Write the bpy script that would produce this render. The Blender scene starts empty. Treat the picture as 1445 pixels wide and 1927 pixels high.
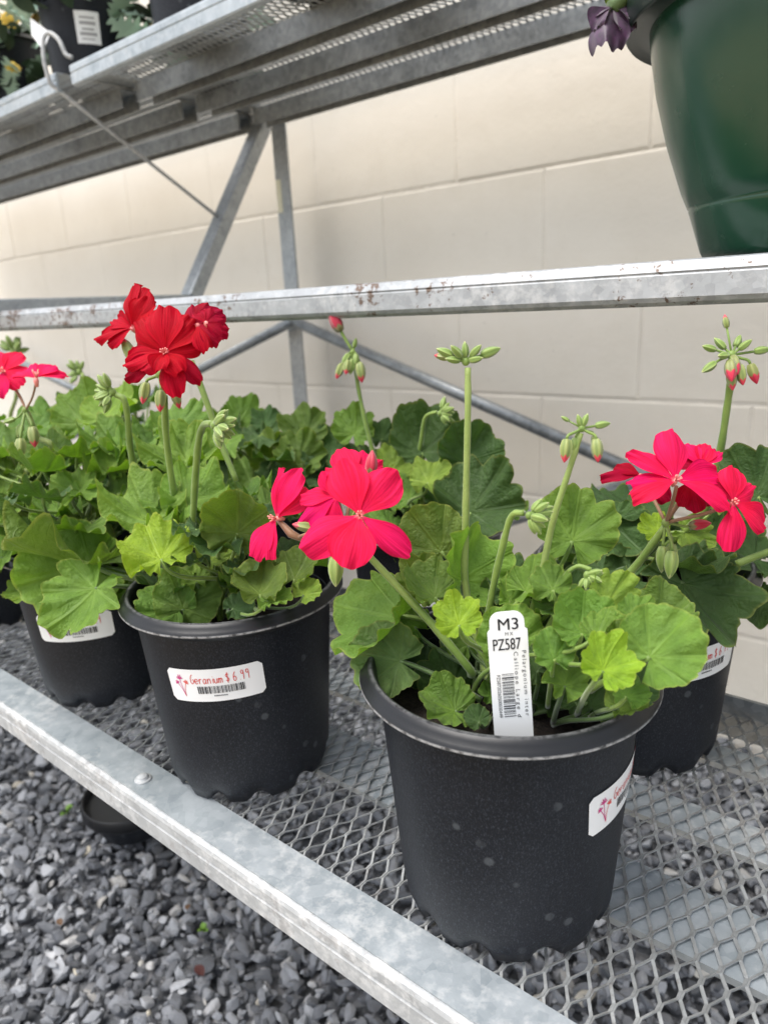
import bpy, math, random
from mathutils import Vector, Matrix
random.seed(7)
rnd = random.random
uni = random.uniform
scene = bpy.context.scene
col = scene.collection
R_ = math.radians

# ------------------------------------------------------------------ camera
ZC = 0.82                                    # height of the lens above the gravel
W_PX, H_PX, F_PX = 1445.0, 1927.0, 1336.0
YAW, PITCH, ROLL = R_(-39.78), R_(-16.24), R_(-2.907)
FWD = Vector((math.sin(YAW) * math.cos(PITCH), math.cos(YAW) * math.cos(PITCH), math.sin(PITCH)))
_r = Vector((math.cos(YAW), -math.sin(YAW), 0)); _u = _r.cross(FWD)
RIGHT = _r * math.cos(ROLL) + _u * math.sin(ROLL)
UP = RIGHT.cross(FWD)
CAM = Vector((0, 0, ZC))
cd = bpy.data.cameras.new('camera'); cam = bpy.data.objects.new('camera', cd); col.objects.link(cam)
cam.matrix_world = Matrix(((RIGHT.x, UP.x, -FWD.x, CAM.x), (RIGHT.y, UP.y, -FWD.y, CAM.y), (RIGHT.z, UP.z, -FWD.z, CAM.z), (0, 0, 0, 1)))
cd.sensor_fit = 'VERTICAL'; cd.sensor_height = 36.0; cd.lens = 36.0 * F_PX / H_PX
cd.clip_start = 0.02; cd.clip_end = 500
cd.dof.use_dof = True; cd.dof.focus_distance = 0.42; cd.dof.aperture_fstop = 8.5
scene.camera = cam

def ray(u, v):
    return RIGHT * (u - W_PX / 2) - UP * (v - H_PX / 2) + FWD * F_PX
def at_y(u, v, Y):
    d = ray(u, v); return CAM + d * (Y / d.y)
def at_z(u, v, Z):                            # Z above the gravel
    d = ray(u, v); return CAM + d * ((Z - ZC) / d.z)
def depth(p):
    return (p - CAM).dot(FWD)
def px_m(p):                                  # metres per photo pixel at p
    return depth(p) / F_PX

# ------------------------------------------------------------------ light
SUN_EL, SUN_AZ = R_(68), R_(205)              # overcast, brighter behind the viewer's left shoulder
world = bpy.data.worlds.new('World'); scene.world = world; world.use_nodes = True
wt = world.node_tree; wt.nodes.clear()
sky = wt.nodes.new('ShaderNodeTexSky'); sky.sky_type = 'NISHITA'; sky.sun_disc = False
sky.sun_elevation = SUN_EL; sky.air_density = 1.0; sky.dust_density = 2.5; sky.ozone_density = 1.0
hs = wt.nodes.new('ShaderNodeHueSaturation'); hs.inputs['Saturation'].default_value = 0.36
bg = wt.nodes.new('ShaderNodeBackground'); bg.inputs['Strength'].default_value = 0.15
wo = wt.nodes.new('ShaderNodeOutputWorld')
wt.links.new(sky.outputs[0], hs.inputs['Color']); wt.links.new(hs.outputs[0], bg.inputs['Color']); wt.links.new(bg.outputs[0], wo.inputs['Surface'])
sun_dir = Vector((math.sin(SUN_AZ) * math.cos(SUN_EL), math.cos(SUN_AZ) * math.cos(SUN_EL), math.sin(SUN_EL)))
sky.sun_rotation = SUN_AZ
sl = bpy.data.lights.new('sun', 'SUN'); sl.energy = 1.5; sl.angle = R_(35); sl.color = (1.0, 0.965, 0.92)
so = bpy.data.objects.new('sun', sl); col.objects.link(so); so.location = (0, 0, 6)
so.rotation_euler = sun_dir.to_track_quat('Z', 'Y').to_euler()
scene.view_settings.view_transform = 'Standard'; scene.view_settings.look = 'None'
scene.view_settings.gamma = 1.0; scene.view_settings.exposure = 1.12
scene.view_settings.use_curve_mapping = False
scene.cycles.max_bounces = 6; scene.cycles.diffuse_bounces = 4; scene.cycles.glossy_bounces = 3; scene.cycles.transmission_bounces = 3
scene.cycles.use_denoising = True

# ------------------------------------------------------------------ node helpers
def mat_new(name):
    m = bpy.data.materials.new(name); m.use_nodes = True
    nt = m.node_tree; b = nt.nodes['Principled BSDF']
    return m, nt, b
def N(nt, t, **kw):
    n = nt.nodes.new(t)
    for k, v in kw.items():
        if k in n.inputs: n.inputs[k].default_value = v
        else: setattr(n, k, v)
    return n
def L(nt, a, b): nt.links.new(a, b)
def ramp(nt, fac, stops):
    r = nt.nodes.new('ShaderNodeValToRGB'); e = r.color_ramp.elements
    while len(e) < len(stops): e.new(0.5)
    for i, (p, c) in enumerate(stops):
        e[i].position = p; e[i].color = (c[0], c[1], c[2], 1) if not isinstance(c, (int, float)) else (c, c, c, 1)
    L(nt, fac, r.inputs['Fac']); return r.outputs['Color']
def mixc(nt, fac, a, b, mode='MIX'):
    m = nt.nodes.new('ShaderNodeMix'); m.data_type = 'RGBA'; m.blend_type = mode
    for sock, v in ((m.inputs[0], fac), (m.inputs[6], a), (m.inputs[7], b)):
        if hasattr(v, 'is_linked'): L(nt, v, sock)
        elif isinstance(v, (int, float)): sock.default_value = v if sock == m.inputs[0] else (v, v, v, 1)
        else: sock.default_value = (v[0], v[1], v[2], 1)
    return m.outputs[2]
def math_(nt, op, a, b=None, c=None):
    m = nt.nodes.new('ShaderNodeMath'); m.operation = op
    for i, v in enumerate((a, b, c)):
        if v is None: continue
        if hasattr(v, 'is_linked'): L(nt, v, m.inputs[i])
        else: m.inputs[i].default_value = v
    return m.outputs[0]
def noise(nt, vec, scale, detail=4, rough=0.55, out='Fac'):
    n = nt.nodes.new('ShaderNodeTexNoise'); n.inputs['Scale'].default_value = scale
    n.inputs['Detail'].default_value = detail; n.inputs['Roughness'].default_value = rough
    if vec is not None: L(nt, vec, n.inputs['Vector'])
    return n.outputs[out]
def vor(nt, vec, scale, feature='F1', out='Distance', rand=1.0):
    n = nt.nodes.new('ShaderNodeTexVoronoi'); n.feature = feature; n.inputs['Scale'].default_value = scale
    n.inputs['Randomness'].default_value = rand
    if vec is not None: L(nt, vec, n.inputs['Vector'])
    return n.outputs[out]
def bump(nt, b, height, strength=0.3, dist=0.002):
    n = nt.nodes.new('ShaderNodeBump'); n.inputs['Strength'].default_value = strength; n.inputs['Distance'].default_value = dist
    L(nt, height, n.inputs['Height']); L(nt, n.outputs[0], b.inputs['Normal'])
def geo_pos(nt):
    return nt.nodes.new('ShaderNodeNewGeometry').outputs['Position']
def obj_pos(nt):
    return nt.nodes.new('ShaderNodeTexCoord').outputs['Object']

# ------------------------------------------------------------------ materials
M = {}
def plain(name, c, rough=0.5, metal=0.0, spec=0.5):
    m, nt, b = mat_new(name); b.inputs['Base Color'].default_value = (*c, 1); b.inputs['Roughness'].default_value = rough
    b.inputs['Metallic'].default_value = metal; b.inputs['Specular IOR Level'].default_value = spec; M[name] = m; return m

def make_block():
    m, nt, b = mat_new('painted_block'); p = geo_pos(nt)
    n1 = noise(nt, p, 3.0, 5, 0.6); n2 = noise(nt, p, 24, 5, 0.6); n3 = noise(nt, p, 160, 4, 0.7)
    c = ramp(nt, n1, [(0.3, (0.72, 0.665, 0.57)), (0.7, (0.80, 0.75, 0.66))])
    c = mixc(nt, ramp(nt, n2, [(0.45, 0.0), (0.8, 0.35)]), c, (0.66, 0.60, 0.50))
    st = noise(nt, p, 70, 3, 0.6); c = mixc(nt, ramp(nt, st, [(0.70, 0.0), (0.78, 0.45)]), c, (0.42, 0.39, 0.33))
    L(nt, c, b.inputs['Base Color']); b.inputs['Roughness'].default_value = 0.62
    h = math_(nt, 'ADD', math_(nt, 'MULTIPLY', n2, 1.0), math_(nt, 'MULTIPLY', n3, 0.35))
    bump(nt, b, h, 0.28, 0.004); M['block'] = m
make_block()
def make_mortar():
    m, nt, b = mat_new('painted_mortar'); p = geo_pos(nt)
    c = ramp(nt, noise(nt, p, 14, 5, 0.6), [(0.3, (0.66, 0.61, 0.52)), (0.7, (0.77, 0.72, 0.635))])
    L(nt, c, b.inputs['Base Color']); b.inputs['Roughness'].default_value = 0.8
    bump(nt, b, noise(nt, p, 90, 4), 0.6, 0.004); M['mortar'] = m
make_mortar()
def make_galv(name, dark, light, white, rust=0.0, metal=0.55, rough=0.42):
    m, nt, b = mat_new(name); p = geo_pos(nt)
    n1 = noise(nt, p, 26, 6, 0.65); n2 = noise(nt, p, 120, 5, 0.7)
    sp = vor(nt, p, 140, 'F1', 'Color')
    sepx = nt.nodes.new('ShaderNodeSeparateColor'); L(nt, sp, sepx.inputs[0])
    c = ramp(nt, n1, [(0.30, dark), (0.66, light)])
    c = mixc(nt, math_(nt, 'MULTIPLY', sepx.outputs[0], 0.18), c, (0.75, 0.78, 0.80))
    wmask = ramp(nt, math_(nt, 'ADD', math_(nt, 'MULTIPLY', n2, 0.6), math_(nt, 'MULTIPLY', noise(nt, p, 9, 4), 0.4)), [(0.50, 0.0), (0.62, white)])
    c = mixc(nt, wmask, c, (0.56, 0.56, 0.55))
    if rust:
        rm = ramp(nt, math_(nt, 'ADD', math_(nt, 'MULTIPLY', noise(nt, p, 150, 5, 0.7), 0.55), math_(nt, 'MULTIPLY', noise(nt, p, 16, 3), 0.45)), [(0.555, 0.0), (0.585, rust)])
        c = mixc(nt, rm, c, (0.13, 0.085, 0.06))
    L(nt, c, b.inputs['Base Color'])
    mt = math_(nt, 'SUBTRACT', metal, math_(nt, 'MULTIPLY', wmask, 0.35)); L(nt, mt, b.inputs['Metallic'])
    rr = math_(nt, 'ADD', rough, math_(nt, 'MULTIPLY', n2, 0.18)); L(nt, rr, b.inputs['Roughness'])
    bump(nt, b, n2, 0.12, 0.0015); M[name] = m
make_galv('galv', (0.26, 0.30, 0.325), (0.42, 0.46, 0.485), 0.6)
make_galv('galv_lip', (0.30, 0.31, 0.315), (0.42, 0.43, 0.43), 0.9, 0.2, 0.2, 0.6)
make_galv('galv_rust', (0.27, 0.283, 0.292), (0.37, 0.383, 0.392), 0.55, 0.95, 0.4)
make_galv('galv_mesh', (0.28, 0.29, 0.29), (0.42, 0.43, 0.42), 0.4, 0.3, 0.55, 0.45)
make_galv('galv_dark', (0.18, 0.197, 0.205), (0.30, 0.32, 0.33), 0.15, 0.0, 0.75, 0.34)  # darkened copy of galv: shade of the shelf underside put into its colour
make_galv('galv_post', (0.24, 0.26, 0.27), (0.35, 0.37, 0.38), 0.25, 0.0, 0.6, 0.38)
def make_pot():
    m, nt, b = mat_new('black_plastic'); p = obj_pos(nt)
    n1 = noise(nt, p, 9, 4); fine = noise(nt, p, 700, 2, 0.7)
    st = nt.nodes.new('ShaderNodeMapping'); st.inputs['Scale'].default_value = (1, 1, 0.45); L(nt, p, st.inputs['Vector'])
    sp = noise(nt, st.outputs[0], 1300, 2, 0.8); drops = vor(nt, p, 60, 'F1', 'Distance')
    c = ramp(nt, n1, [(0.3, (0.0045, 0.006, 0.009)), (0.7, (0.009, 0.011, 0.016))])
    c = mixc(nt, ramp(nt, sp, [(0.52, 0.0), (0.74, 0.6)]), c, (0.060, 0.070, 0.090))
    dm = math_(nt, 'MULTIPLY', ramp(nt, drops, [(0.13, 0.55), (0.20, 0.0)]), ramp(nt, noise(nt, p, 21, 2), [(0.56, 0.0), (0.62, 1.0)]))
    c = mixc(nt, dm, c, (0.09, 0.10, 0.11))
    L(nt, c, b.inputs['Base Color'])
    L(nt, math_(nt, 'ADD', 0.40, math_(nt, 'MULTIPLY', n1, 0.2)), b.inputs['Roughness']); b.inputs['Specular IOR Level'].default_value = 0.27
    bump(nt, b, fine, 0.25, 0.0006); M['pot'] = m
make_pot()
def make_rim():
    m, nt, b = mat_new('black_rim_plastic'); p = obj_pos(nt)
    sc = noise(nt, p, 260, 3, 0.7)
    at = nt.nodes.new('ShaderNodeAttribute'); at.attribute_name = 'edge'
    wear = math_(nt, 'MULTIPLY', at.outputs['Fac'], ramp(nt, sc, [(0.36, 0.15), (0.55, 1.0)]))
    c = mixc(nt, wear, (0.008, 0.0085, 0.010), (0.42, 0.42, 0.42))
    L(nt, c, b.inputs['Base Color']); b.inputs['Roughness'].default_value = 0.36; b.inputs['Specular IOR Level'].default_value = 0.38
    bump(nt, b, noise(nt, p, 120, 3), 0.1, 0.001); M['rim'] = m
make_rim()
def make_soil():
    m, nt, b = mat_new('potting_soil'); p = geo_pos(nt)
    c = ramp(nt, noise(nt, p, 420, 4, 0.8), [(0.35, (0.010, 0.007, 0.006)), (0.62, (0.045, 0.030, 0.022)), (0.8, (0.16, 0.13, 0.10))])
    L(nt, c, b.inputs['Base Color']); b.inputs['Roughness'].default_value = 0.95
    bump(nt, b, noise(nt, p, 330, 5, 0.8), 1.0, 0.004); M['soil'] = m
make_soil()
plain('label_white', (0.82, 0.83, 0.83), 0.35); plain('ink_black', (0.02, 0.02, 0.025), 0.5)
plain('ink_red', (0.62, 0.045, 0.035), 0.5); plain('ink_magenta', (0.55, 0.03, 0.20), 0.5); plain('ink_coral', (0.70, 0.10, 0.08), 0.5)
plain('ink_grey', (0.35, 0.35, 0.36), 0.5); plain('sticker_yellow', (0.78, 0.76, 0.58), 0.5); plain('hole_dark', (0.02, 0.021, 0.022), 0.8)

def make_leaf():
    m, nt, b = mat_new('geranium_leaf')
    oi = nt.nodes.new('ShaderNodeObjectInfo'); uv = nt.nodes.new('ShaderNodeUVMap'); uv.uv_map = 'UVMap'
    s = nt.nodes.new('ShaderNodeSeparateXYZ'); L(nt, uv.outputs[0], s.inputs[0])
    p = obj_pos(nt)
    ang, rho = s.outputs[0], s.outputs[1]
    fr = math_(nt, 'ABSOLUTE', math_(nt, 'SUBTRACT', math_(nt, 'FRACT', math_(nt, 'MULTIPLY', ang, 7.0)), 0.5))
    dist = math_(nt, 'MULTIPLY', fr, math_(nt, 'MAXIMUM', rho, 0.05))          # distance to the nearest main vein
    vein = ramp(nt, dist, [(0.0, 1.0), (0.045, 0.0)])
    fr2 = math_(nt, 'ABSOLUTE', math_(nt, 'SUBTRACT', math_(nt, 'FRACT', math_(nt, 'ADD', math_(nt, 'MULTIPLY', rho, 5.0), math_(nt, 'MULTIPLY', fr, -4.2))), 0.5))
    vein2 = ramp(nt, fr2, [(0.0, 0.28), (0.05, 0.0)])
    n1 = noise(nt, p, 2.6, 4, 0.6); n2 = noise(nt, p, 16, 5, 0.65)
    c = oi.outputs['Color']
    c = mixc(nt, ramp(nt, n1, [(0.3, 0.0), (0.75, 0.6)]), c, mixc(nt, 1.0, c, (0.62, 0.74, 0.66), 'MULTIPLY'))
    c = mixc(nt, ramp(nt, n2, [(0.4, 0.0), (0.8, 0.25)]), c, mixc(nt, 1.0, c, (1.35, 1.3, 1.1), 'MULTIPLY'))
    zone = ramp(nt, math_(nt, 'ADD', rho, math_(nt, 'MULTIPLY', n2, 0.12)), [(0.34, 0.0), (0.58, 0.42), (0.82, 0.0)])
    c = mixc(nt, zone, c, mixc(nt, 1.0, c, (0.6, 0.66, 0.6), 'MULTIPLY'))
    vc = mixc(nt, 1.0, c, (1.55, 1.4, 1.2), 'MULTIPLY')
    c = mixc(nt, math_(nt, 'MULTIPLY', math_(nt, 'MAXIMUM', vein, vein2), 0.26), c, vc)
    edge = math_(nt, 'MULTIPLY', ramp(nt, rho, [(0.955, 0.0), (0.99, 0.85)]), ramp(nt, n1, [(0.35, 0.25), (0.65, 1.0)]))
    c = mixc(nt, edge, c, mixc(nt, 0.5, vc, (0.34, 0.32, 0.09)))
    # brown freckles where the leaf carries them (alpha of the object colour)
    fk = math_(nt, 'MULTIPLY', ramp(nt, noise(nt, p, 26, 4, 0.75), [(0.60, 0.0), (0.68, 0.9)]), ramp(nt, noise(nt, p, 2.2, 2), [(0.42, 0.0), (0.56, 1.0)]))
    fk = math_(nt, 'MULTIPLY', fk, math_(nt, 'SUBTRACT', 1.0, oi.outputs['Alpha']))
    c = mixc(nt, fk, c, (0.10, 0.055, 0.04))
    L(nt, c, b.inputs['Base Color']); b.inputs['Roughness'].default_value = 0.50; b.inputs['Specular IOR Level'].default_value = 0.32
    b.inputs['Sheen Weight'].default_value = 0.05; b.inputs['Sheen Roughness'].default_value = 0.5
    n4 = noise(nt, p, 7, 3, 0.5)
    h = math_(nt, 'ADD', math_(nt, 'MULTIPLY', math_(nt, 'MAXIMUM', vein, vein2), -0.6), math_(nt, 'ADD', math_(nt, 'MULTIPLY', n2, 0.5), math_(nt, 'MULTIPLY', n4, 1.0)))
    bump(nt, b, h, 0.38, 0.024)
    tr = nt.nodes.new('ShaderNodeBsdfTranslucent'); L(nt, mixc(nt, 1.0, c, (1.5, 1.7, 0.5), 'MULTIPLY'), tr.inputs['Color'])
    mx = nt.nodes.new('ShaderNodeMixShader'); mx.inputs[0].default_value = 0.26
    out = nt.nodes['Material Output']
    L(nt, b.outputs[0], mx.inputs[1]); L(nt, tr.outputs[0], mx.inputs[2]); L(nt, mx.outputs[0], out.inputs['Surface'])
    M['leaf'] = m
make_leaf()
def make_petal():
    m, nt, b = mat_new('petal')
    oi = nt.nodes.new('ShaderNodeObjectInfo'); uv = nt.nodes.new('ShaderNodeUVMap'); uv.uv_map = 'UVMap'
    s = nt.nodes.new('ShaderNodeSeparateXYZ'); L(nt, uv.outputs[0], s.inputs[0])
    c = oi.outputs['Color']
    st = nt.nodes.new('ShaderNodeCombineXYZ'); L(nt, math_(nt, 'MULTIPLY', s.outputs[0], 26.0), st.inputs[0]); L(nt, math_(nt, 'MULTIPLY', s.outputs[1], 1.4), st.inputs[1])
    L(nt, oi.outputs['Random'], st.inputs[2])
    ln = noise(nt, st.outputs[0], 1.0, 3, 0.6)
    c2 = mixc(nt, ramp(nt, ln, [(0.38, 0.0), (0.60, 0.75)]), c, mixc(nt, 1.0, c, (0.66, 0.45, 0.50), 'MULTIPLY'))
    c3 = mixc(nt, ramp(nt, s.outputs[1], [(0.15, 0.0), (0.34, 0.35), (0.60, 0.0)]), c2, mixc(nt, 1.0, c, (0.95, 0.4, 0.35), 'MULTIPLY'))
    c3 = mixc(nt, ramp(nt, s.outputs[1], [(0.0, 0.75), (0.10, 0.0)]), c3, (0.85, 0.42, 0.42))
    L(nt, c3, b.inputs['Base Color']); b.inputs['Roughness'].default_value = 0.55; b.inputs['Specular IOR Level'].default_value = 0.12
    bump(nt, b, ln, 0.25, 0.02)
    tr = nt.nodes.new('ShaderNodeBsdfTranslucent'); L(nt, c3, tr.inputs['Color'])
    mx = nt.nodes.new('ShaderNodeMixShader'); mx.inputs[0].default_value = 0.35
    L(nt, b.outputs[0], mx.inputs[1]); L(nt, tr.outputs[0], mx.inputs[2]); L(nt, mx.outputs[0], nt.nodes['Material Output'].inputs['Surface'])
    M['petal'] = m
make_petal()
def make_stem(name, c1, c2):
    m, nt, b = mat_new(name); p = geo_pos(nt)
    L(nt, ramp(nt, noise(nt, p, 60, 4, 0.6), [(0.35, c1), (0.7, c2)]), b.inputs['Base Color'])
    b.inputs['Roughness'].default_value = 0.5; b.inputs['Sheen Weight'].default_value = 0.35; b.inputs['Sheen Roughness'].default_value = 0.4
    bump(nt, b, noise(nt, p, 900, 2, 0.6), 0.35, 0.0008); M[name] = m
make_stem('stem', (0.13, 0.21, 0.035), (0.21, 0.30, 0.06)); make_stem('stem_pale', (0.19, 0.265, 0.055), (0.27, 0.34, 0.09))
make_stem('stem_red', (0.22, 0.12, 0.06), (0.30, 0.17, 0.09)); make_stem('stem_dark', (0.07, 0.12, 0.03), (0.11, 0.18, 0.05))
def make_bud(name, g1, g2, tip, t0):
    m, nt, b = mat_new(name); uv = nt.nodes.new('ShaderNodeUVMap'); uv.uv_map = 'UVMap'
    s = nt.nodes.new('ShaderNodeSeparateXYZ'); L(nt, uv.outputs[0], s.inputs[0])
    stripe = math_(nt, 'ABSOLUTE', math_(nt, 'SUBTRACT', math_(nt, 'FRACT', math_(nt, 'MULTIPLY', s.outputs[0], 5.0)), 0.5))
    c = mixc(nt, ramp(nt, stripe, [(0.05, 0.0), (0.45, 1.0)]), g1, g2)
    tm = ramp(nt, math_(nt, 'ADD', s.outputs[1], math_(nt, 'MULTIPLY', stripe, 0.25)), [(t0, 0.0), (t0 + 0.07, 1.0)])
    c = mixc(nt, tm, c, tip)
    L(nt, c, b.inputs['Base Color']); b.inputs['Roughness'].default_value = 0.5; b.inputs['Sheen Weight'].default_value = 0.3
    bump(nt, b, stripe, 0.2, 0.03); M[name] = m
make_bud('bud_green', (0.15, 0.235, 0.04), (0.24, 0.33, 0.075), (0.45, 0.48, 0.20), 0.95)
make_bud('bud_red', (0.15, 0.20, 0.04), (0.25, 0.29, 0.075), (0.55, 0.02, 0.05), 0.78)
make_bud('bud_open', (0.17, 0.19, 0.045), (0.23, 0.25, 0.07), (0.50, 0.006, 0.040), 0.60)
make_bud('bud_flower', (0.16, 0.15, 0.05), (0.22, 0.2, 0.07), (0.42, 0.004, 0.030), 0.24)
def make_stone():
    m, nt, b = mat_new('limestone_gravel'); g = nt.nodes.new('ShaderNodeNewGeometry'); p = g.outputs['Position']
    c = ramp(nt, g.outputs['Random Per Island'], [(0.0, (0.062, 0.066, 0.073)), (0.35, (0.120, 0.126, 0.138)), (0.72, (0.205, 0.213, 0.228)), (0.965, (0.33, 0.337, 0.35)), (0.990, (0.36, 0.35, 0.33)), (1.0, (0.46, 0.42, 0.33))])
    n = noise(nt, p, 120, 5, 0.65)
    c = mixc(nt, ramp(nt, n, [(0.35, 0.0), (0.75, 0.45)]), c, mixc(nt, 1.0, c, (1.7, 1.7, 1.7), 'MULTIPLY'))
    L(nt, c, b.inputs['Base Color']); b.inputs['Roughness'].default_value = 0.7
    bump(nt, b, noise(nt, p, 220, 5, 0.75), 0.5, 0.003); M['stone'] = m
make_stone()
def make_ground():
    m, nt, b = mat_new('gravel_bed'); p = geo_pos(nt)
    v = vor(nt, p, 45, 'F1', 'Color'); s = nt.nodes.new('ShaderNodeSeparateColor'); L(nt, v, s.inputs[0])
    c = ramp(nt, s.outputs[0], [(0.0, (0.06, 0.064, 0.07)), (0.6, (0.13, 0.138, 0.15)), (1.0, (0.24, 0.24, 0.25))])
    L(nt, c, b.inputs['Base Color']); b.inputs['Roughness'].default_value = 0.9
    bump(nt, b, vor(nt, p, 45, 'F1', 'Distance'), 0.9, -0.02); M['ground'] = m
make_ground()
def make_greenpot():
    m, nt, b = mat_new('green_glossy_plastic'); p = obj_pos(nt)
    drops = vor(nt, p, 42, 'F1', 'Distance'); msk = ramp(nt, noise(nt, p, 16, 2), [(0.5, 0.0), (0.6, 1.0)])
    ring = math_(nt, 'MULTIPLY', ramp(nt, drops, [(0.07, 0.0), (0.11, 0.35), (0.15, 0.0)]), msk)
    c = mixc(nt, ring, (0.009, 0.048, 0.027), (0.10, 0.16, 0.13))
    c = mixc(nt, ramp(nt, noise(nt, p, 6, 5, 0.7), [(0.45, 0.0), (0.8, 0.2)]), c, (0.035, 0.065, 0.05))
    L(nt, c, b.inputs['Base Color'])
    L(nt, math_(nt, 'ADD', 0.13, math_(nt, 'MULTIPLY', noise(nt, p, 40, 4), 0.22)), b.inputs['Roughness'])
    M['greenpot'] = m
make_greenpot()

# ------------------------------------------------------------------ mesh helpers
def new_obj(name, verts, faces, m, parent=None, smooth=False, uvs=None, mats=None):
    me = bpy.data.meshes.new(name); me.from_pydata([tuple(v) for v in verts], [], faces); me.materials.append(m)
    if smooth: me.polygons.foreach_set('use_smooth', [True] * len(me.polygons))
    if uvs is not None:
        uvl = me.uv_layers.new(name='UVMap')
        for i, lp in enumerate(me.loops): uvl.data[i].uv = uvs[lp.vertex_index]
    me.update()
    o = bpy.data.objects.new(name, me); col.objects.link(o)
    if parent is not None: attach(o, parent)
    return o
WM = {}                                        # world matrix we gave each thing
def place(o, mat):
    o.matrix_world = mat; WM[o.name] = mat.copy(); return o
def attach(o, parent, mat=None):               # parent keeps its place; o is placed by its world matrix
    o.parent = parent
    pm = WM.get(parent.name, Matrix.Identity(4))
    o.matrix_parent_inverse = pm.inverted()
    mat = mat or Matrix.Identity(4)
    o.matrix_basis = mat; WM[o.name] = mat.copy(); return o
def thing(name, label, cat, loc=(0, 0, 0), group=None):
    o = bpy.data.objects.new(name, None); col.objects.link(o); o.empty_display_size = 0.02
    place(o, Matrix.Translation(loc)); tag(o, label, cat, group); return o
def tag(o, label, cat, group=None):
    o['label'] = label; o['category'] = cat
    if group: o['group'] = group
class MB:
    def __init__(s): s.v = []; s.f = []
    def box(s, x0, x1, y0, y1, z0, z1):
        b = len(s.v)
        s.v += [(x0, y0, z0), (x1, y0, z0), (x1, y1, z0), (x0, y1, z0), (x0, y0, z1), (x1, y0, z1), (x1, y1, z1), (x0, y1, z1)]
        s.f += [tuple(b + i for i in q) for q in ((0, 3, 2, 1), (4, 5, 6, 7), (0, 1, 5, 4), (1, 2, 6, 5), (2, 3, 7, 6), (3, 0, 4, 7))]
        return s
    def prism(s, prof, x0, x1, axis='X'):        # closed profile (a,b) extruded along an axis
        b = len(s.v); n = len(prof)
        for x in (x0, x1):
            for a, c in prof: s.v.append((x, a, c) if axis == 'X' else (a, x, c))
        for i in range(n):
            j = (i + 1) % n; s.f.append((b + i, b + j, b + n + j, b + n + i))
        s.f.append(tuple(b + i for i in range(n))[::-1]); s.f.append(tuple(b + n + i for i in range(n)))
        return s
    def bar(s, p, q, w, h, side=None):           # box from p to q
        p = Vector(p); q = Vector(q); d = (q - p).normalized()
        side = Vector(side) if side else Vector((0, 0, 1))
        a = d.cross(side).normalized(); c = a.cross(d).normalized(); b = len(s.v)
        for e in (p, q):
            for i, j in ((-1, -1), (1, -1), (1, 1), (-1, 1)): s.v.append(e + a * (w / 2 * i) + c * (h / 2 * j))
        s.f += [tuple(b + i for i in qd) for qd in ((0, 3, 2, 1), (4, 5, 6, 7), (0, 1, 5, 4), (1, 2, 6, 5), (2, 3, 7, 6), (3, 0, 4, 7))]
        return s
    def tube(s, pts, r, n=8, cap=True):
        pts = [Vector(p) for p in pts]; b = len(s.v); m = len(pts)
        rs = r if isinstance(r, (list, tuple)) else [r] * m
        ref = None
        for i, p in enumerate(pts):
            d = (pts[min(i + 1, m - 1)] - pts[max(i - 1, 0)]).normalized()
            if ref is None: ref = d.orthogonal().normalized()
            a = (ref - d * ref.dot(d)).normalized(); ref = a; c = d.cross(a)
            for k in range(n):
                t = 2 * math.pi * k / n; s.v.append(p + (a * math.cos(t) + c * math.sin(t)) * rs[i])
        for i in range(m - 1):
            for k in range(n):
                k2 = (k + 1) % n; s.f.append((b + i * n + k, b + i * n + k2, b + (i + 1) * n + k2, b + (i + 1) * n + k))
        if cap:
            s.f.append(tuple(b + k for k in range(n))[::-1]); s.f.append(tuple(b + (m - 1) * n + k for k in range(n)))
        return s
    def lathe(s, prof, n=64, fn=None, c=(0, 0)):
        b = len(s.v); m = len(prof)
        for r, z in prof:
            for k in range(n):
                t = 2 * math.pi * k / n; rr, zz = (r, z) if fn is None else fn(r, z, t)
                s.v.append((c[0] + rr * math.cos(t), c[1] + rr * math.sin(t), zz))
        for i in range(m - 1):
            for k in range(n):
                k2 = (k + 1) % n; s.f.append((b + i * n + k, b + i * n + k2, b + (i + 1) * n + k2, b + (i + 1) * n + k))
        return s
    def build(s, name, m, parent=None, smooth=False): return new_obj(name, s.v, s.f, m, parent, smooth)
def bez(p0, p1, p2, p3, n=10):
    out = []
    for i in range(n + 1):
        t = i / n; a = 1 - t; out.append(p0 * a ** 3 + p1 * (3 * a * a * t) + p2 * (3 * a * t * t) + p3 * t ** 3)
    return out
def crom(pts, n=6):                             # smooth path through points
    pts = [Vector(p) for p in pts]
    if len(pts) == 2: pts = [pts[0], pts[0].lerp(pts[1], 0.5), pts[1]]
    P = [pts[0] * 2 - pts[1]] + pts + [pts[-1] * 2 - pts[-2]]; out = []
    for i in range(1, len(P) - 2):
        for k in range(n):
            t = k / n; a, b, c, d = P[i - 1], P[i], P[i + 1], P[i + 2]
            out.append(0.5 * ((2 * b) + (c - a) * t + (2 * a - 5 * b + 4 * c - d) * t * t + (3 * b - a - 3 * c + d) * t ** 3))
    out.append(pts[-1]); return out
def add_bevel(o, w=0.002, seg=2):
    m = o.modifiers.new('bevel', 'BEVEL'); m.width = w; m.segments = seg; m.limit_method = 'ANGLE'; return o

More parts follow.
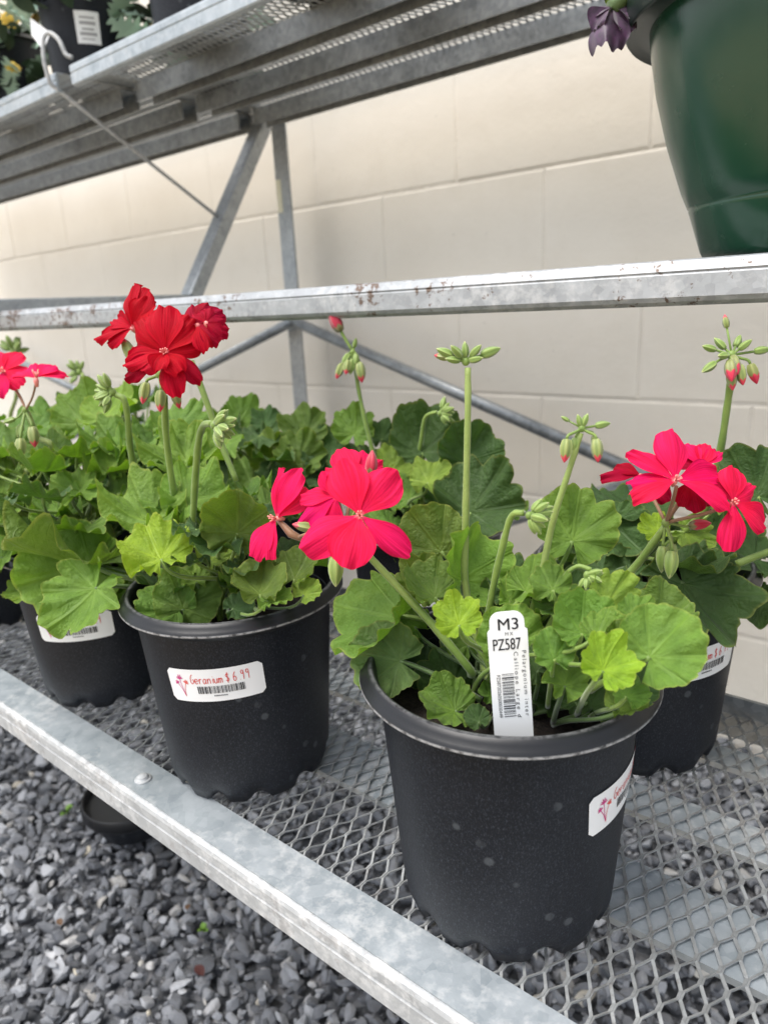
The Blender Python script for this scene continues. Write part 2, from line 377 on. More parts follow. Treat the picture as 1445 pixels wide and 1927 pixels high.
# ------------------------------------------------------------------ the setting
YW = 1.266                                      # face of the block wall
BENCH = ZC - 0.35
g = new_obj('ground', [(-60, -60, 0), (60, -60, 0), (60, 60, 0), (-60, 60, 0)], [(0, 1, 2, 3)], M['ground']); g['kind'] = 'structure'
def build_gravel():
    rg = random.Random(3); protos = []
    import bmesh
    for k in range(14):
        bm = bmesh.new(); bmesh.ops.create_icosphere(bm, subdivisions=2, radius=1.0)
        planes = [(Vector((rg.gauss(0, 1), rg.gauss(0, 1), rg.gauss(0, 1))).normalized(), rg.uniform(0.40, 0.72)) for _ in range(13)]
        sx, sy, sz = rg.uniform(0.85, 1.5), rg.uniform(0.55, 0.95), rg.uniform(0.40, 0.75)
        vs = []
        for v in bm.verts:
            c = v.co * rg.uniform(0.97, 1.03)
            for n_, d_ in planes:
                e = c.dot(n_)
                if e > d_: c = c - n_ * (e - d_)
            vs.append(Vector((c.x * sx, c.y * sy, c.z * sz)))
        protos.append((vs, [tuple(v.index for v in f.verts) for f in bm.faces])); bm.free()
    V = []; Fc = []
    def put(x, y, z, s):
        vs, fs = protos[rg.randrange(len(protos))]; b = len(V)
        q = Matrix.Rotation(rg.uniform(0, 6.28), 3, 'Z') @ Matrix.Rotation(rg.gauss(0, 0.5), 3, 'X') @ Matrix.Rotation(rg.gauss(0, 0.5), 3, 'Y')
        for v in vs:
            w = q @ v; V.append((x + w.x * s, y + w.y * s, z + w.z * s))
        Fc.extend([(a + b, c + b, d + b) for a, c, d in fs])
    for layer, (z0, step) in enumerate(((0.004, 0.019), (0.012, 0.0158), (0.018, 0.020))):
        x = -2.6
        while x < 0.75:
            y = -0.25
            while y < YW - 0.01:
                if x > -1.9 or y > 0.2 or layer < 2:
                    s = rg.choice((0.0042, 0.006, 0.0075, 0.009, 0.0105, 0.012, 0.0138, 0.0172))
                    put(x + rg.gauss(0, step * 0.35), y + rg.gauss(0, step * 0.35), z0 + rg.gauss(0, 0.003), s)
                y += step
            x += step
    o = new_obj('gravel', V, Fc, M['stone']); o['kind'] = 'stuff'; o['label'] = 'loose grey crushed limestone gravel under and in front of the bench'; o['category'] = 'gravel'
build_gravel()

pm_, pt_, pb_ = mat_new('tan_bounce_concrete'); L(pt_, ramp(pt_, noise(pt_, geo_pos(pt_), 3, 5), [(0.3, (0.44, 0.33, 0.19)), (0.7, (0.56, 0.43, 0.26))]), pb_.inputs['Base Color']); pb_.inputs['Roughness'].default_value = 0.9
bounce_slab = new_obj('bounce_paving', [(-12, -9, 0.03), (10, -9, 0.03), (10, -0.6, 0.03), (-12, -0.6, 0.03), (-12, -9, -0.1), (10, -9, -0.1), (10, -0.6, -0.1), (-12, -0.6, -0.1)], [(0, 1, 2, 3), (3, 2, 6, 7), (0, 3, 7, 4), (1, 5, 6, 2)], pm_); bounce_slab['kind'] = 'structure'  # unseen paving added behind the camera to bounce warm light onto the wall
# block wall
wall = thing('block_wall', 'off-white painted concrete block wall behind the plant racks', 'wall', (-1.2, YW, 0))
BL, BH = 0.3735, 0.2032
x0w, x1w = -5.2, 1.3
def build_wall():
    MB().box(x0w, x1w, YW + 0.0013, YW + 0.15, 0, ZC + 0.2218 + BH * 6).build('mortar', M['mortar'], wall)
    protos = {}
    def block(xa, xb, za, zb):
        w, h = round(xb - xa, 4), round(zb - za, 4)
        if (w, h) not in protos:
            mb = MB(); e = 0.0042; d = 0.0016
            # front face with softly rounded arrises
            mb.v = [(0, 0.05, 0), (w, 0.05, 0), (w, 0.05, h), (0, 0.05, h), (0, d, 0), (w, d, 0), (w, d, h), (0, d, h),
                    (e * .35, d * .3, e * .35), (w - e * .35, d * .3, e * .35), (w - e * .35, d * .3, h - e * .35), (e * .35, d * .3, h - e * .35),
                    (e, 0, e), (w - e, 0, e), (w - e, 0, h - e), (e, 0, h - e)]
            for a in (0, 4, 8):
                for i in range(4):
                    j = (i + 1) % 4; mb.f.append((a + i, a + j, a + 4 + j, a + 4 + i))
            mb.f.append((12, 13, 14, 15))
            o = mb.build('block', M['block'], wall); protos[(w, h)] = o.data
        else:
            o = bpy.data.objects.new('block', protos[(w, h)]); col.objects.link(o)
        attach(o, wall, Matrix.Translation((xa, YW + uni(-0.0008, 0.0008), za)))
    for k in range(-5, 6):
        za = ZC + 0.2218 + k * BH; zb = za + BH
        if za < 0: za = 0.0
        if zb - za < 0.03: continue
        off = -0.828 if k % 2 == 0 else -0.828 + BL / 2
        i = math.floor((x0w - off) / BL) + 1
        while off + (i + 1) * BL < x1w:
            block(off + i * BL + 0.0012, off + (i + 1) * BL - 0.0012, za + 0.0020, zb - 0.0020); i += 1
build_wall()

# ------------------------------------------------------------------ expanded metal
def expanded_mesh(x0, x1, y0, y1, z, phase=0.0):
    mb = MB(); p = 0.00625; cell = 0.0274; w = 0.0019; t = 0.0011
    ns = int((x1 - x0) / p)
    for s in range(ns + 1):
        xs = x0 + s * p; sg = 1 if s % 2 == 0 else -1
        ys = []; k = math.floor((y0) / cell * 2) - 1
        pts = []
        while True:
            yc = (k + phase) * cell / 2
            if yc > y1 + cell: break
            xx = xs + sg * (1 if k % 2 == 0 else -1) * (p / 2 - w * 0.30)
            pts += [(xx, yc - 0.0026), (xx, yc + 0.0026)]; k += 1
        # clip to the tray
        cl = []
        for i in range(len(pts) - 1):
            a, b = pts[i], pts[i + 1]
            if b[1] <= y0 or a[1] >= y1: continue
            if a[1] < y0: f = (y0 - a[1]) / (b[1] - a[1]); a = (a[0] + (b[0] - a[0]) * f, y0)
            if b[1] > y1: f = (y1 - a[1]) / (b[1] - a[1]); b = (a[0] + (b[0] - a[0]) * f, y1)
            if not cl: cl.append(a)
            cl.append(b)
        if len(cl) < 2: continue
        b0 = len(mb.v)
        for i, (x, y) in enumerate(cl):
            dz = 0.0004 if (i // 2) % 2 else -0.0004
            sl = 0.0005
            for dx, z_ in ((-w / 2, z - t - sl + dz), (w / 2, z - t + sl + dz), (w / 2, z + sl + dz), (-w / 2, z - sl + dz)): mb.v.append((x + dx, y, z_))
        for i in range(len(cl) - 1):
            a = b0 + i * 4
            for k2 in range(4): mb.f.append((a + k2, a + (k2 + 1) % 4, a + 4 + (k2 + 1) % 4, a + 4 + k2))
    return mb

def rail_profile(yf, depth_, zt, hgt):           # front rail: flat top, rolled outer edge, shallow groove in the lip
    return [(yf + depth_, zt), (yf + 0.003, zt), (yf + 0.0008, zt - 0.0012), (yf, zt - 0.004), (yf, zt - hgt * 0.36), (yf + 0.0013, zt - hgt * 0.40),
            (yf + 0.0013, zt - hgt * 0.44), (yf + 0.0004, zt - hgt * 0.48), (yf + 0.0006, zt - hgt + 0.002), (yf + 0.0025, zt - hgt), (yf + 0.012, zt - hgt),
            (yf + 0.012, zt - hgt + 0.002), (yf + 0.004, zt - hgt + 0.0025), (yf + 0.004, zt - 0.003), (yf + depth_, zt - 0.0025)]

BX0, BX1 = -2.3, 0.35
bench = thing('plant_bench', 'low galvanized steel bench with expanded metal top holding the geranium pots', 'bench', (-0.6, 0.4, 0))
o = MB().prism(rail_profile(0.2235, 0.034, BENCH + 0.0022, 0.0285), BX0, BX1).build('front_rail', M['galv_lip'], bench)
MB().box(BX0, BX1, 0.2275, 0.2572, BENCH + 0.0026, BENCH + 0.0034).build('rail_cover_strip', M['galv'], bench)
expanded_mesh(BX0, BX1, 0.250, 0.592, BENCH, 0.35).build('expanded_mesh', M['galv_mesh'], bench)
for ya, yb in ((0.334, 0.385), (0.430, 0.462), (0.520, 0.545)):
    MB().box(BX0, BX1, ya, yb, BENCH - 0.0075, BENCH - 0.0028).build('support_strip', M['galv'], bench)
o = MB().prism([(0.592, BENCH - 0.022), (0.596, BENCH - 0.022), (0.596, BENCH + 0.016), (0.5925, BENCH + 0.016)], BX0, BX1).build('back_rail', M['galv_dark'], bench)
for xj in (-1.35, 0.2):
    for yj in (0.30, 0.56):
        MB().box(xj - 0.016, xj + 0.016, yj - 0.016, yj + 0.016, 0.0, BENCH - 0.012).build('leg', M['galv_dark'], bench)
    MB().box(xj - 0.014, xj + 0.014, 0.24, 0.59, BENCH - 0.034, BENCH - 0.009).build('cross_bearer', M['galv_dark'], bench)
bp = at_z(270, 1467, BENCH + 0.0034)
mb = MB().lathe([(0.0, 0.0), (0.0066, 0.0), (0.0066, 0.0010), (0.0055, 0.0016), (0.0042, 0.0016), (0.0042, 0.0032), (0.0032, 0.0042), (0.0, 0.0044)], 20)
bo = mb.build('bolt', M['galv_lip'], bench, True); attach(bo, bench, Matrix.Translation(bp))

# middle shelf
MID = ZC + 0.020
mid = thing('wire_shelf', 'middle galvanized shelf with a rust-spotted front rail carrying the green pot', 'shelf', (-0.5, 0.6, MID))
def mid_front(yf, zt, hgt, d):
    return [(yf + d, zt), (yf + 0.006, zt), (yf + 0.0035, zt - 0.001), (yf + 0.0002, zt - 0.0075), (yf + 0.0012, zt - 0.0088), (yf + 0.0003, zt - 0.010),
            (yf, zt - hgt + 0.006), (yf + 0.002, zt - hgt + 0.0028), (yf + 0.006, zt - hgt), (yf + 0.026, zt - hgt), (yf + 0.026, zt - hgt + 0.002), (yf + 0.008, zt - hgt + 0.0025), (yf + 0.006, zt - 0.004), (yf + d, zt - 0.003)]
MB().prism(mid_front(0.52, MID, 0.0305, 0.036), -2.4, 0.9).build('front_rail', M['galv_rust'], mid)
expanded_mesh(-2.4, 0.9, 0.550, 0.905, MID - 0.003, 0.1).build('expanded_mesh', M['galv_mesh'], mid)
MB().box(-2.4, 0.9, 0.900, 0.930, MID - 0.026, MID - 0.006).build('back_rail', M['galv_dark'], mid)

# top shelf: two trays that meet over the support frame
XF = -1.213
TOP = ZC + 0.392
def top_tray(xa, xb, label):
    t = thing('wire_shelf', label, 'shelf', ((xa + xb) / 2, 0.93, TOP), 'top shelf trays')
    expanded_mesh(xa, xb, 0.712, 1.165, ZC + 0.3925, 0.2).build('expanded_mesh', M['galv_mesh'], t)
    def ch(y, w, z0, z1, nm):                      # channel, open underneath
        e = 0.0025
        return MB().prism([(y, z0), (y + e, z0), (y + e, z1 - e), (y + w - e, z1 - e), (y + w - e, z0), (y + w, z0), (y + w, z1), (y, z1)], xa, xb).build(nm, M['galv_dark'], t)
    MB().prism(rail_profile(0.700, 0.034, ZC + 0.394, 0.030), xa, xb).build('front_rail', M['galv'], t)
    for y in (0.818, 0.946, 1.085): ch(y, 0.036, ZC + 0.360, ZC + 0.3900, 'under_rail')
    MB().prism([(1.140, ZC + 0.3935), (1.167, ZC + 0.3935), (1.167, ZC + 0.418), (1.165, ZC + 0.418), (1.165, ZC + 0.3955), (1.140, ZC + 0.3955)], xa, xb).build('back_rail', M['galv_dark'], t)
    return t
top_tray(XF + 0.022, 0.35, 'right-hand upper shelf tray of ribbed galvanized rails seen from below')
top_tray(-2.9, XF - 0.024, 'left-hand upper shelf tray under the yellow-flowered pots')

# support frame in the plane x = XF, with wall-side braces
fr = thing('support_frame', 'galvanized shelf support frame with upright post, slanting strut and crossed tube braces', 'frame', (XF, 1.17, 0))
pm = MB()
prof = [(XF - 0.022, 1.172), (XF + 0.020, 1.172), (XF + 0.020, 1.1755), (XF - 0.0185, 1.1755), (XF - 0.0185, 1.214), (XF - 0.022, 1.214)]
n_ = len(prof)
for z in (0.0, ZC + 0.392):
    for a, b in prof: pm.v.append((a, b, z))
for i in range(n_):
    j = (i + 1) % n_; pm.f.append((i, j, n_ + j, n_ + i))
pm.f.append(tuple(range(n_))[::-1]); pm.f.append(tuple(n_ + i for i in range(n_)))
pm.build('post', M['galv_post'], fr)
MB().box(XF - 0.021, XF - 0.006, 1.1712, 1.1718, ZC + 0.205, ZC + 0.272).build('sticker', M['sticker_yellow'], fr)
add_bevel(MB().bar((XF - 0.003, 1.142, TOP - 0.004), (XF - 0.003, 0.898, ZC + 0.031), 0.028, 0.034, (1, 0, 0)).build('strut', M['galv_post'], fr), 0.003)
add_bevel(MB().box(XF - 0.016, XF + 0.010, 0.36, 0.905, ZC + 0.012, ZC + 0.0385).build('arm', M['galv_post'], fr), 0.003)
MB().box(XF - 0.034, XF + 0.030, 0.735, 1.164, ZC + 0.3942, ZC + 0.3962).build('sky_gap_cover', M['galv_dark'], fr)  # added dark plate, keeps sky light from showing through the tray gap
def brace(pa, pb, r=0.0085, Y=1.155):
    a = at_y(*pa, Y); b = at_y(*pb, Y); d = (b - a).normalized()
    MB().tube([a, b], r, 12).build('brace_tube', M['galv_dark'], fr, True)
brace((552, 604), (1240, 907), 0.0115, 1.15); brace((548, 606), (-150, 969), 0.0115, 1.145)
brace((-200, 563), (560, 939), 0.0115, 1.18); brace((700, 1060), (1240, 893), 0.0115, 1.175)

# hook rod holding the tray joint
hk = thing('hook_rod', 'bent steel hook rod running from the upper shelf edge down to the strut', 'rod', (XF, 0.68, TOP))
A = at_y(410, 408, 0.987); Hb = Vector((XF - 0.03, 0.692, ZC + 0.376))
pts = [A, Hb, Hb + Vector((0, -0.004, 0.03)), Hb + Vector((0.002, -0.001, 0.062)), Hb + Vector((0.010, 0.006, 0.072)), Hb + Vector((0.026, 0.012, 0.060)), Hb + Vector((0.034, 0.016, 0.038)), Hb + Vector((0.042, 0.022, 0.033))]
MB().tube([pts[0]] + crom(pts[1:], 5), 0.0034, 10).build('rod', M['galv_lip'], hk, True)

# ------------------------------------------------------------------ writing strokes
GL = {'G': [[(.75, 1.0), (.35, .85), (.1, .5), (.1, .15), (.35, 0), (.7, .08), (.85, .3), (.78, .46), (.5, .42)]],
 'e': [[(.1, .28), (.75, .33), (.7, .55), (.4, .62), (.12, .45), (.1, .15), (.4, 0), (.8, .1)]],
 'r': [[(.15, .6), (.2, 0)], [(.18, .35), (.45, .6), (.75, .55)]],
 'a': [[(.75, .55), (.4, .6), (.1, .35), (.15, .05), (.45, .02), (.72, .3), (.75, .6), (.75, .1), (.88, 0)]],
 'n': [[(.15, .6), (.15, 0)], [(.15, .35), (.45, .6), (.75, .5), (.78, 0)]],
 'i': [[(.4, .6), (.4, 0)], [(.4, .80), (.42, .86)]],
 'u': [[(.12, .6), (.15, .15), (.4, 0), (.7, .15), (.75, .6), (.78, 0)]],
 'm': [[(.05, .6), (.08, 0)], [(.08, .4), (.3, .6), (.45, .45), (.46, 0)], [(.46, .4), (.7, .6), (.88, .45), (.9, 0)]],
 '$': [[(.8, .8), (.45, .9), (.15, .7), (.45, .5), (.8, .3), (.5, .08), (.1, .2)], [(.52, 1.05), (.45, -.1)]],
 '6': [[(.65, 1), (.3, .7), (.12, .3), (.3, .02), (.65, .08), (.75, .35), (.5, .5), (.2, .4)]],
 '.': [[(.45, .02), (.52, .06)]],
 '9': [[(.75, .75), (.45, .62), (.2, .78), (.35, 1), (.7, .95), (.75, .7), (.7, 0)]]}
ADV = {'m': 1.15, 'i': .55, '.': .55, ' ': .45, '$': 1.0, 'G': 1.0}
def ribbon(mb, pts, w, fn):
    pts = [Vector((p[0], p[1], 0)) for p in pts]
    if len(pts) > 2: pts = crom(pts, 3)
    b = len(mb.v)
    for i, p in enumerate(pts):
        d = (pts[min(i + 1, len(pts) - 1)] - pts[max(i - 1, 0)]).normalized(); n = Vector((-d.y, d.x, 0)) * (w / 2)
        mb.v.append(fn(p.x + n.x, p.y + n.y)); mb.v.append(fn(p.x - n.x, p.y - n.y))
    for i in range(len(pts) - 1): mb.f.append((b + 2 * i, b + 2 * i + 1, b + 2 * i + 3, b + 2 * i + 2))
def quad(mb, x0, y0, x1, y1, fn, nx=1):
    b = len(mb.v)
    for i in range(nx + 1):
        x = x0 + (x1 - x0) * i / nx; mb.v.append(fn(x, y0)); mb.v.append(fn(x, y1))
    for i in range(nx): mb.f.append((b + 2 * i, b + 2 * i + 2, b + 2 * i + 3, b + 2 * i + 1))
LW, LH = 0.069, 0.0255
def price_label(pot, cx, cy, zbase, az, zc, tilt, rad):
    """sticker curved round the pot wall; (az, zc) is its middle"""
    ct, st = math.cos(tilt), math.sin(tilt)
    def mapper(off):
        def fn(x, y):                              # label metres -> pot surface
            X = x * ct - y * st; Y = x * st + y * ct
            z = zc + Y; r = rad(z - zbase) + off; a = az + X / rad(zc - zbase)
            return (cx + r * math.cos(a), cy + r * math.sin(a), z)
        return fn
    f0 = mapper(0.0005); mb = MB(); nx, ny = 24, 6; rc = 0.0028
    for i in range(nx + 1):
        x = -LW / 2 + LW * i / nx; e = min(x + LW / 2, LW / 2 - x)
        cut = rc - math.sqrt(max(0, rc * rc - (rc - e) ** 2)) if e < rc else 0
        for j in range(ny + 1): mb.v.append(f0(x, (-LH / 2 + cut) + (LH - 2 * cut) * j / ny))
    for i in range(nx):
        for j in range(ny): a = i * (ny + 1) + j; mb.f.append((a, a + ny + 1, a + ny + 2, a + 1))
    lab = mb.build('price_label', M['label_white'], pot, True); lab['label'] = 'white price sticker reading Geranium $ 6.99'
    f1 = mapper(0.0008); x = -LW / 2 + 0.0185; hgt = 0.0062; adv = 0.0031; mb = MB(); by = 0.0018
    for ch in 'Geranium $ 6.99':
        big = 1.15 if ch in 'G$69' else 1.0
        for stroke in GL.get(ch, []):
            ribbon(mb, [(x + p[0] * adv * .95, by + p[1] * hgt * big) for p in stroke], 0.00052, f1)
        x += adv * ADV.get(ch, .98) * (1.12 if ch in '$69' else 1.0)
    mb.build('lettering', M['ink_red'], lab)
    rb = random.Random(11); mb = MB(); x = -LW / 2 + 0.0225; xe = LW / 2 - 0.0135
    while x < xe:
        w = rb.choice((0.0003, 0.0003, 0.0006, 0.0009)); quad(mb, x, -0.0062, x + w, -0.0004, f1); x += w + rb.choice((0.0003, 0.0004, 0.0006))
    x = -0.001
    while x < 0.008: quad(mb, x, -0.0086, x + 0.0005, -0.0076, f1); x += 0.0008
    mb.build('barcode', M['ink_black'], lab)
    fx = -LW / 2
    for heads, mt in (((( .0100, .0070, 90, 1.0), ( .0078, .0035, 120, .7)), 'ink_magenta'), (((.0142, .0040, 62, .8),), 'ink_coral')):
        mb = MB()
        for hx, hy, ang, sc in heads:
            for k in range(6):
                a = R_(ang - 75 + 30 * k); ln = 0.0030 * sc * (1.15 if k in (2, 3) else 0.9)
                ribbon(mb, [(fx + hx, hy - .002), (fx + hx + math.cos(a) * ln, hy - .002 + math.sin(a) * ln)], 0.00060, f1)
            ribbon(mb, [(fx + hx, hy - .002), (fx + .0117 + (hx - .0117) * .35, -.003), (fx + .0122, -.0085)], 0.00040, f1)
        mb.build('flower_print', M[mt], lab)

# ------------------------------------------------------------------ nursery pots
PD, PH, PB = 0.166, 0.154, 0.124
def prad(z):                                     # outside radius of the pot wall at height z
    t = max(0, min(1, z / 0.140)); return (PB / 2 + (0.0725 - PB / 2) * t)
_pot_mesh = {}
def pot_meshes():
    mb = MB(); n = 120
    prof = []
    for k in range(15): z = 0.002 + 0.138 * k / 14; prof.append((prad(z), z))
    rg = random.Random(5)
    def fn(r, z, t):                               # moulded feet: notches round the bottom edge
        f = max(0, 1 - z / 0.016)
        w = math.sin(t * 11 + 0.5 * math.sin(3 * t)); nt_ = max(0.0, w) ** 0.8
        return r - 0.0035 * f * nt_ - (0.004 * max(0, 1 - z / 0.006)), z + (0.0052 * nt_ * (1 if z < 0.004 else 0.55 if z < 0.014 else 0))
    mb.lathe([(0.050, 0.004)] + prof, n, fn); b = len(mb.v); mb.v.append((0, 0, 0.0045))
    for k in range(n): mb.f.append((b, (k + 1) % n, k))
    mb.lathe([(0.0705, 0.1385), (0.0600, 0.05)], n)
    body = mb
    rp = [(0.0705, 0.1380), (0.0728, 0.1390), (0.0738, 0.1425), (0.0752, 0.1440), (0.0775, 0.1446), (0.0812, 0.1450), (0.0826, 0.1456), (0.0831, 0.1466),
          (0.0828, 0.1478), (0.0812, 0.1492), (0.0796, 0.1512), (0.0782, 0.1533), (0.0764, 0.1540), (0.0748, 0.1532), (0.0738, 0.1500), (0.0725, 0.1440), (0.0712, 0.1385)]
    mr = MB().lathe(rp, n)
    edge = []
    for i, (r, z) in enumerate(rp): edge += [1.0 if i == 7 else (0.25 if i == 12 else 0.0)] * n
    ms = MB(); rg = random.Random(9)
    rings = [(0.0, 1), (0.014, 10), (0.028, 18), (0.042, 26), (0.056, 34), (0.0688, 120)]
    n2 = 40; rr = [0.006, 0.018, 0.03, 0.042, 0.055, 0.0662]
    for r in rr:
        for k in range(n2): t = 6.2832 * k / n2; ms.v.append((r * math.cos(t), r * math.sin(t), 0.122 + rg.gauss(0, 0.0016) + 0.004 * (1 - r / 0.0672)))
    for i in range(len(rr) - 1):
        for k in range(n2): k2 = (k + 1) % n2; ms.f.append((i * n2 + k, i * n2 + k2, (i + 1) * n2 + k2, (i + 1) * n2 + k))
    ms.f.append(tuple(range(n2))[::-1])
    return body, mr, edge, ms
def make_pot_thing(name, label, x, y, z, group, lab=None, rot=0.0, lab_tilt=0.0):
    p = thing(name, label, 'pot', (x, y, z), group)
    if not _pot_mesh:
        body, mr, edge, ms = pot_meshes()
        ob = body.build('pot_body', M['pot'], None, True); orr = mr.build('rim', M['rim'], None, True); os_ = ms.build('soil', M['soil'], None, True)
        at = orr.data.attributes.new('edge', 'FLOAT', 'POINT'); at.data.foreach_set('value', edge)
        _pot_mesh['pot_body'], _pot_mesh['rim'], _pot_mesh['soil'] = ob.data, orr.data, os_.data
        for o in (ob, orr, os_): bpy.data.objects.remove(o)
    T = Matrix.Translation((x, y, z)) @ Matrix.Rotation(rot, 4, 'Z')
    for k in ('pot_body', 'rim', 'soil'):
        o = bpy.data.objects.new(k, _pot_mesh[k]); col.objects.link(o); attach(o, p, T)
    if lab:                                        # lab = pixel of the label's middle
        u, v = lab; d = ray(u, v).normalized(); lo = None
        for i in range(4000):
            q = CAM + d * (0.2 + i * 0.0004); r = math.hypot(q.x - x, q.y - y); h = q.z - z
            if 0 < h < 0.14 and r <= prad(h): lo = q; break
        if lo is not None: az = math.atan2(lo.y - y, lo.x - x); price_label(p, x, y, z, az, lo.z, lab_tilt, prad)
    return p
BZ = BENCH + 0.0022
GP = 'black nursery pots on the bench'
POTS = {'P1': (-0.181, 0.318), 'P2': (-0.412, 0.312), 'P3': (-0.628, 0.317), 'P4': (-0.905, 0.300), 'P5': (-0.176, 0.515), 'P6': (-0.390, 0.530), 'B1': (-0.62, 0.530), 'B2': (-0.86, 0.525), 'P8': (0.055, 0.52)}
make_pot_thing('nursery_pot', 'front black plastic pot holding the white M3 tag', *POTS['P1'], BZ, GP, None, 0.3)
make_pot_thing('nursery_pot', 'black plastic pot with a fully visible Geranium price sticker, under the dark red flower', *POTS['P2'], BZ, GP, (403, 1289), 1.0, R_(4))
make_pot_thing('nursery_pot', 'black plastic pot with its price sticker half hidden by a drooping leaf', *POTS['P3'], BZ, GP, (137, 1183), 1.7, R_(2))
make_pot_thing('nursery_pot', 'black plastic pot cut off by the left edge of the photo', *POTS['P4'], BZ, GP, None, 2.2)
make_pot_thing('nursery_pot', 'black plastic pot beside the wall, right behind the M3 pot', *POTS['P5'], BZ, GP, (1322, 1247), 0.8, R_(2))
make_pot_thing('nursery_pot', 'shaded black plastic pot behind the coral flower, between the two front pots', *POTS['P6'], BZ, GP, (848, 1112), 2.9, R_(2))
make_pot_thing('nursery_pot', 'black plastic pot hidden in leaves behind the dark red flower', *POTS['B1'], BZ, GP, None, 0.1)
make_pot_thing('nursery_pot', 'black plastic pot in the back row at the far left, hidden by leaves', *POTS['B2'], BZ, GP, None, 0.5)

# P1's sticker sits low on its right side
p1 = [o for o in col.objects if o.get('label', '').startswith('front black')][0]
def p1_label():
    x, y = POTS['P1']; d = ray(1103, 1543).normalized()
    for i in range(4000):
        q = CAM + d * (0.2 + i * 0.0004)
        if 0 < q.z - BZ < 0.14 and math.hypot(q.x - x, q.y - y) <= prad(q.z - BZ): break
    az = math.atan2(q.y - y, q.x - x); tl = R_(5)
    price_label(p1, x, y, BZ, az + LW / 2 * math.cos(tl) / prad(0.07), q.z + LW / 2 * math.sin(tl), tl, prad)
p1_label()

# shallow pot on the gravel under the bench
dp = at_z(252, 1508, 0.076)
sp = thing('shallow_pot', 'shallow black plastic pot standing on the gravel beneath the bench', 'pot', (dp.x, dp.y, 0.022))
T_ = Matrix.Translation((dp.x, dp.y, 0.036))
o = MB().lathe([(0.0, 0.002), (0.048, 0.0), (0.054, 0.003), (0.070, 0.040), (0.072, 0.044), (0.069, 0.044), (0.052, 0.006), (0.0, 0.006)], 64).build('pot_body', M['pot'], None, True); attach(o, sp, T_)
o = MB().lathe([(0.0705, 0.041), (0.0765, 0.0415), (0.0780, 0.044), (0.0775, 0.050), (0.0760, 0.060), (0.0745, 0.062), (0.0725, 0.060), (0.0700, 0.044)], 64).build('rim', M['rim'], None, True); attach(o, sp, T_)

o = MB().lathe([(0.0, 0.046), (0.0715, 0.046)], 48).build('soil', M['hole_dark'], None, True); attach(o, sp, T_)  # near-black disc: shade inside the pot put into its colour
# odds and ends lying on the gravel
def scrap(name, label, cat, u, v, mt, parts, sz, seed):
    rg = random.Random(seed); P = at_z(u, v, 0.036); t = thing(name, label, cat, P); s_ = sz
    for k in range(parts):
        a = rg.uniform(0, 6.28); el = rg.uniform(.2, 1.0) if parts > 1 else 0.1; vs = []; n = 7
        for side in (-1, 0, 1):
            for i in range(n): t_ = i / (n - 1); w = .32 * math.sin(math.pi * t_) ** .7; vs.append((side * w * s_, t_ * s_, (abs(side) * .12 + .25 * math.sin(3 * t_)) * s_ * .6))
        fs = []
        for c in (0, 1):
            for i in range(n - 1): b = c * n + i; fs.append((b, b + n, b + n + 1, b + 1))
        o = new_obj('leaf', vs, fs, mt, None, True); attach(o, t, Matrix.Translation(P) @ Matrix.Rotation(a, 4, 'Z') @ Matrix.Rotation(el, 4, 'X'))
plain('dry_brown', (0.11, 0.06, 0.03), 0.7); plain('dry_red', (0.055, 0.012, 0.010), 0.7); plain('weed_green', (0.13, 0.25, 0.03), 0.6)
scrap('weed_sprout', 'tiny green weed sprouting among the stones below the bench edge', 'weed', 383, 1752, M['weed_green'], 5, .011, 1)
scrap('weed_sprout', 'small green weed beside the shallow black pot on the gravel', 'weed', 126, 1530, M['weed_green'], 6, .016, 2)
scrap('fallen_leaf', 'dark red dry leaf lying between grey stones', 'leaf', 384, 1838, M['dry_red'], 1, .019, 3)
scrap('fallen_leaf', 'brown curled leaf on the gravel at the far left', 'leaf', 117, 1742, M['dry_brown'], 1, .013, 4)
scrap('fallen_leaf', 'brown leaf scrap on the gravel close under the rail', 'leaf', 355, 1702, M['dry_brown'], 1, .012, 5)

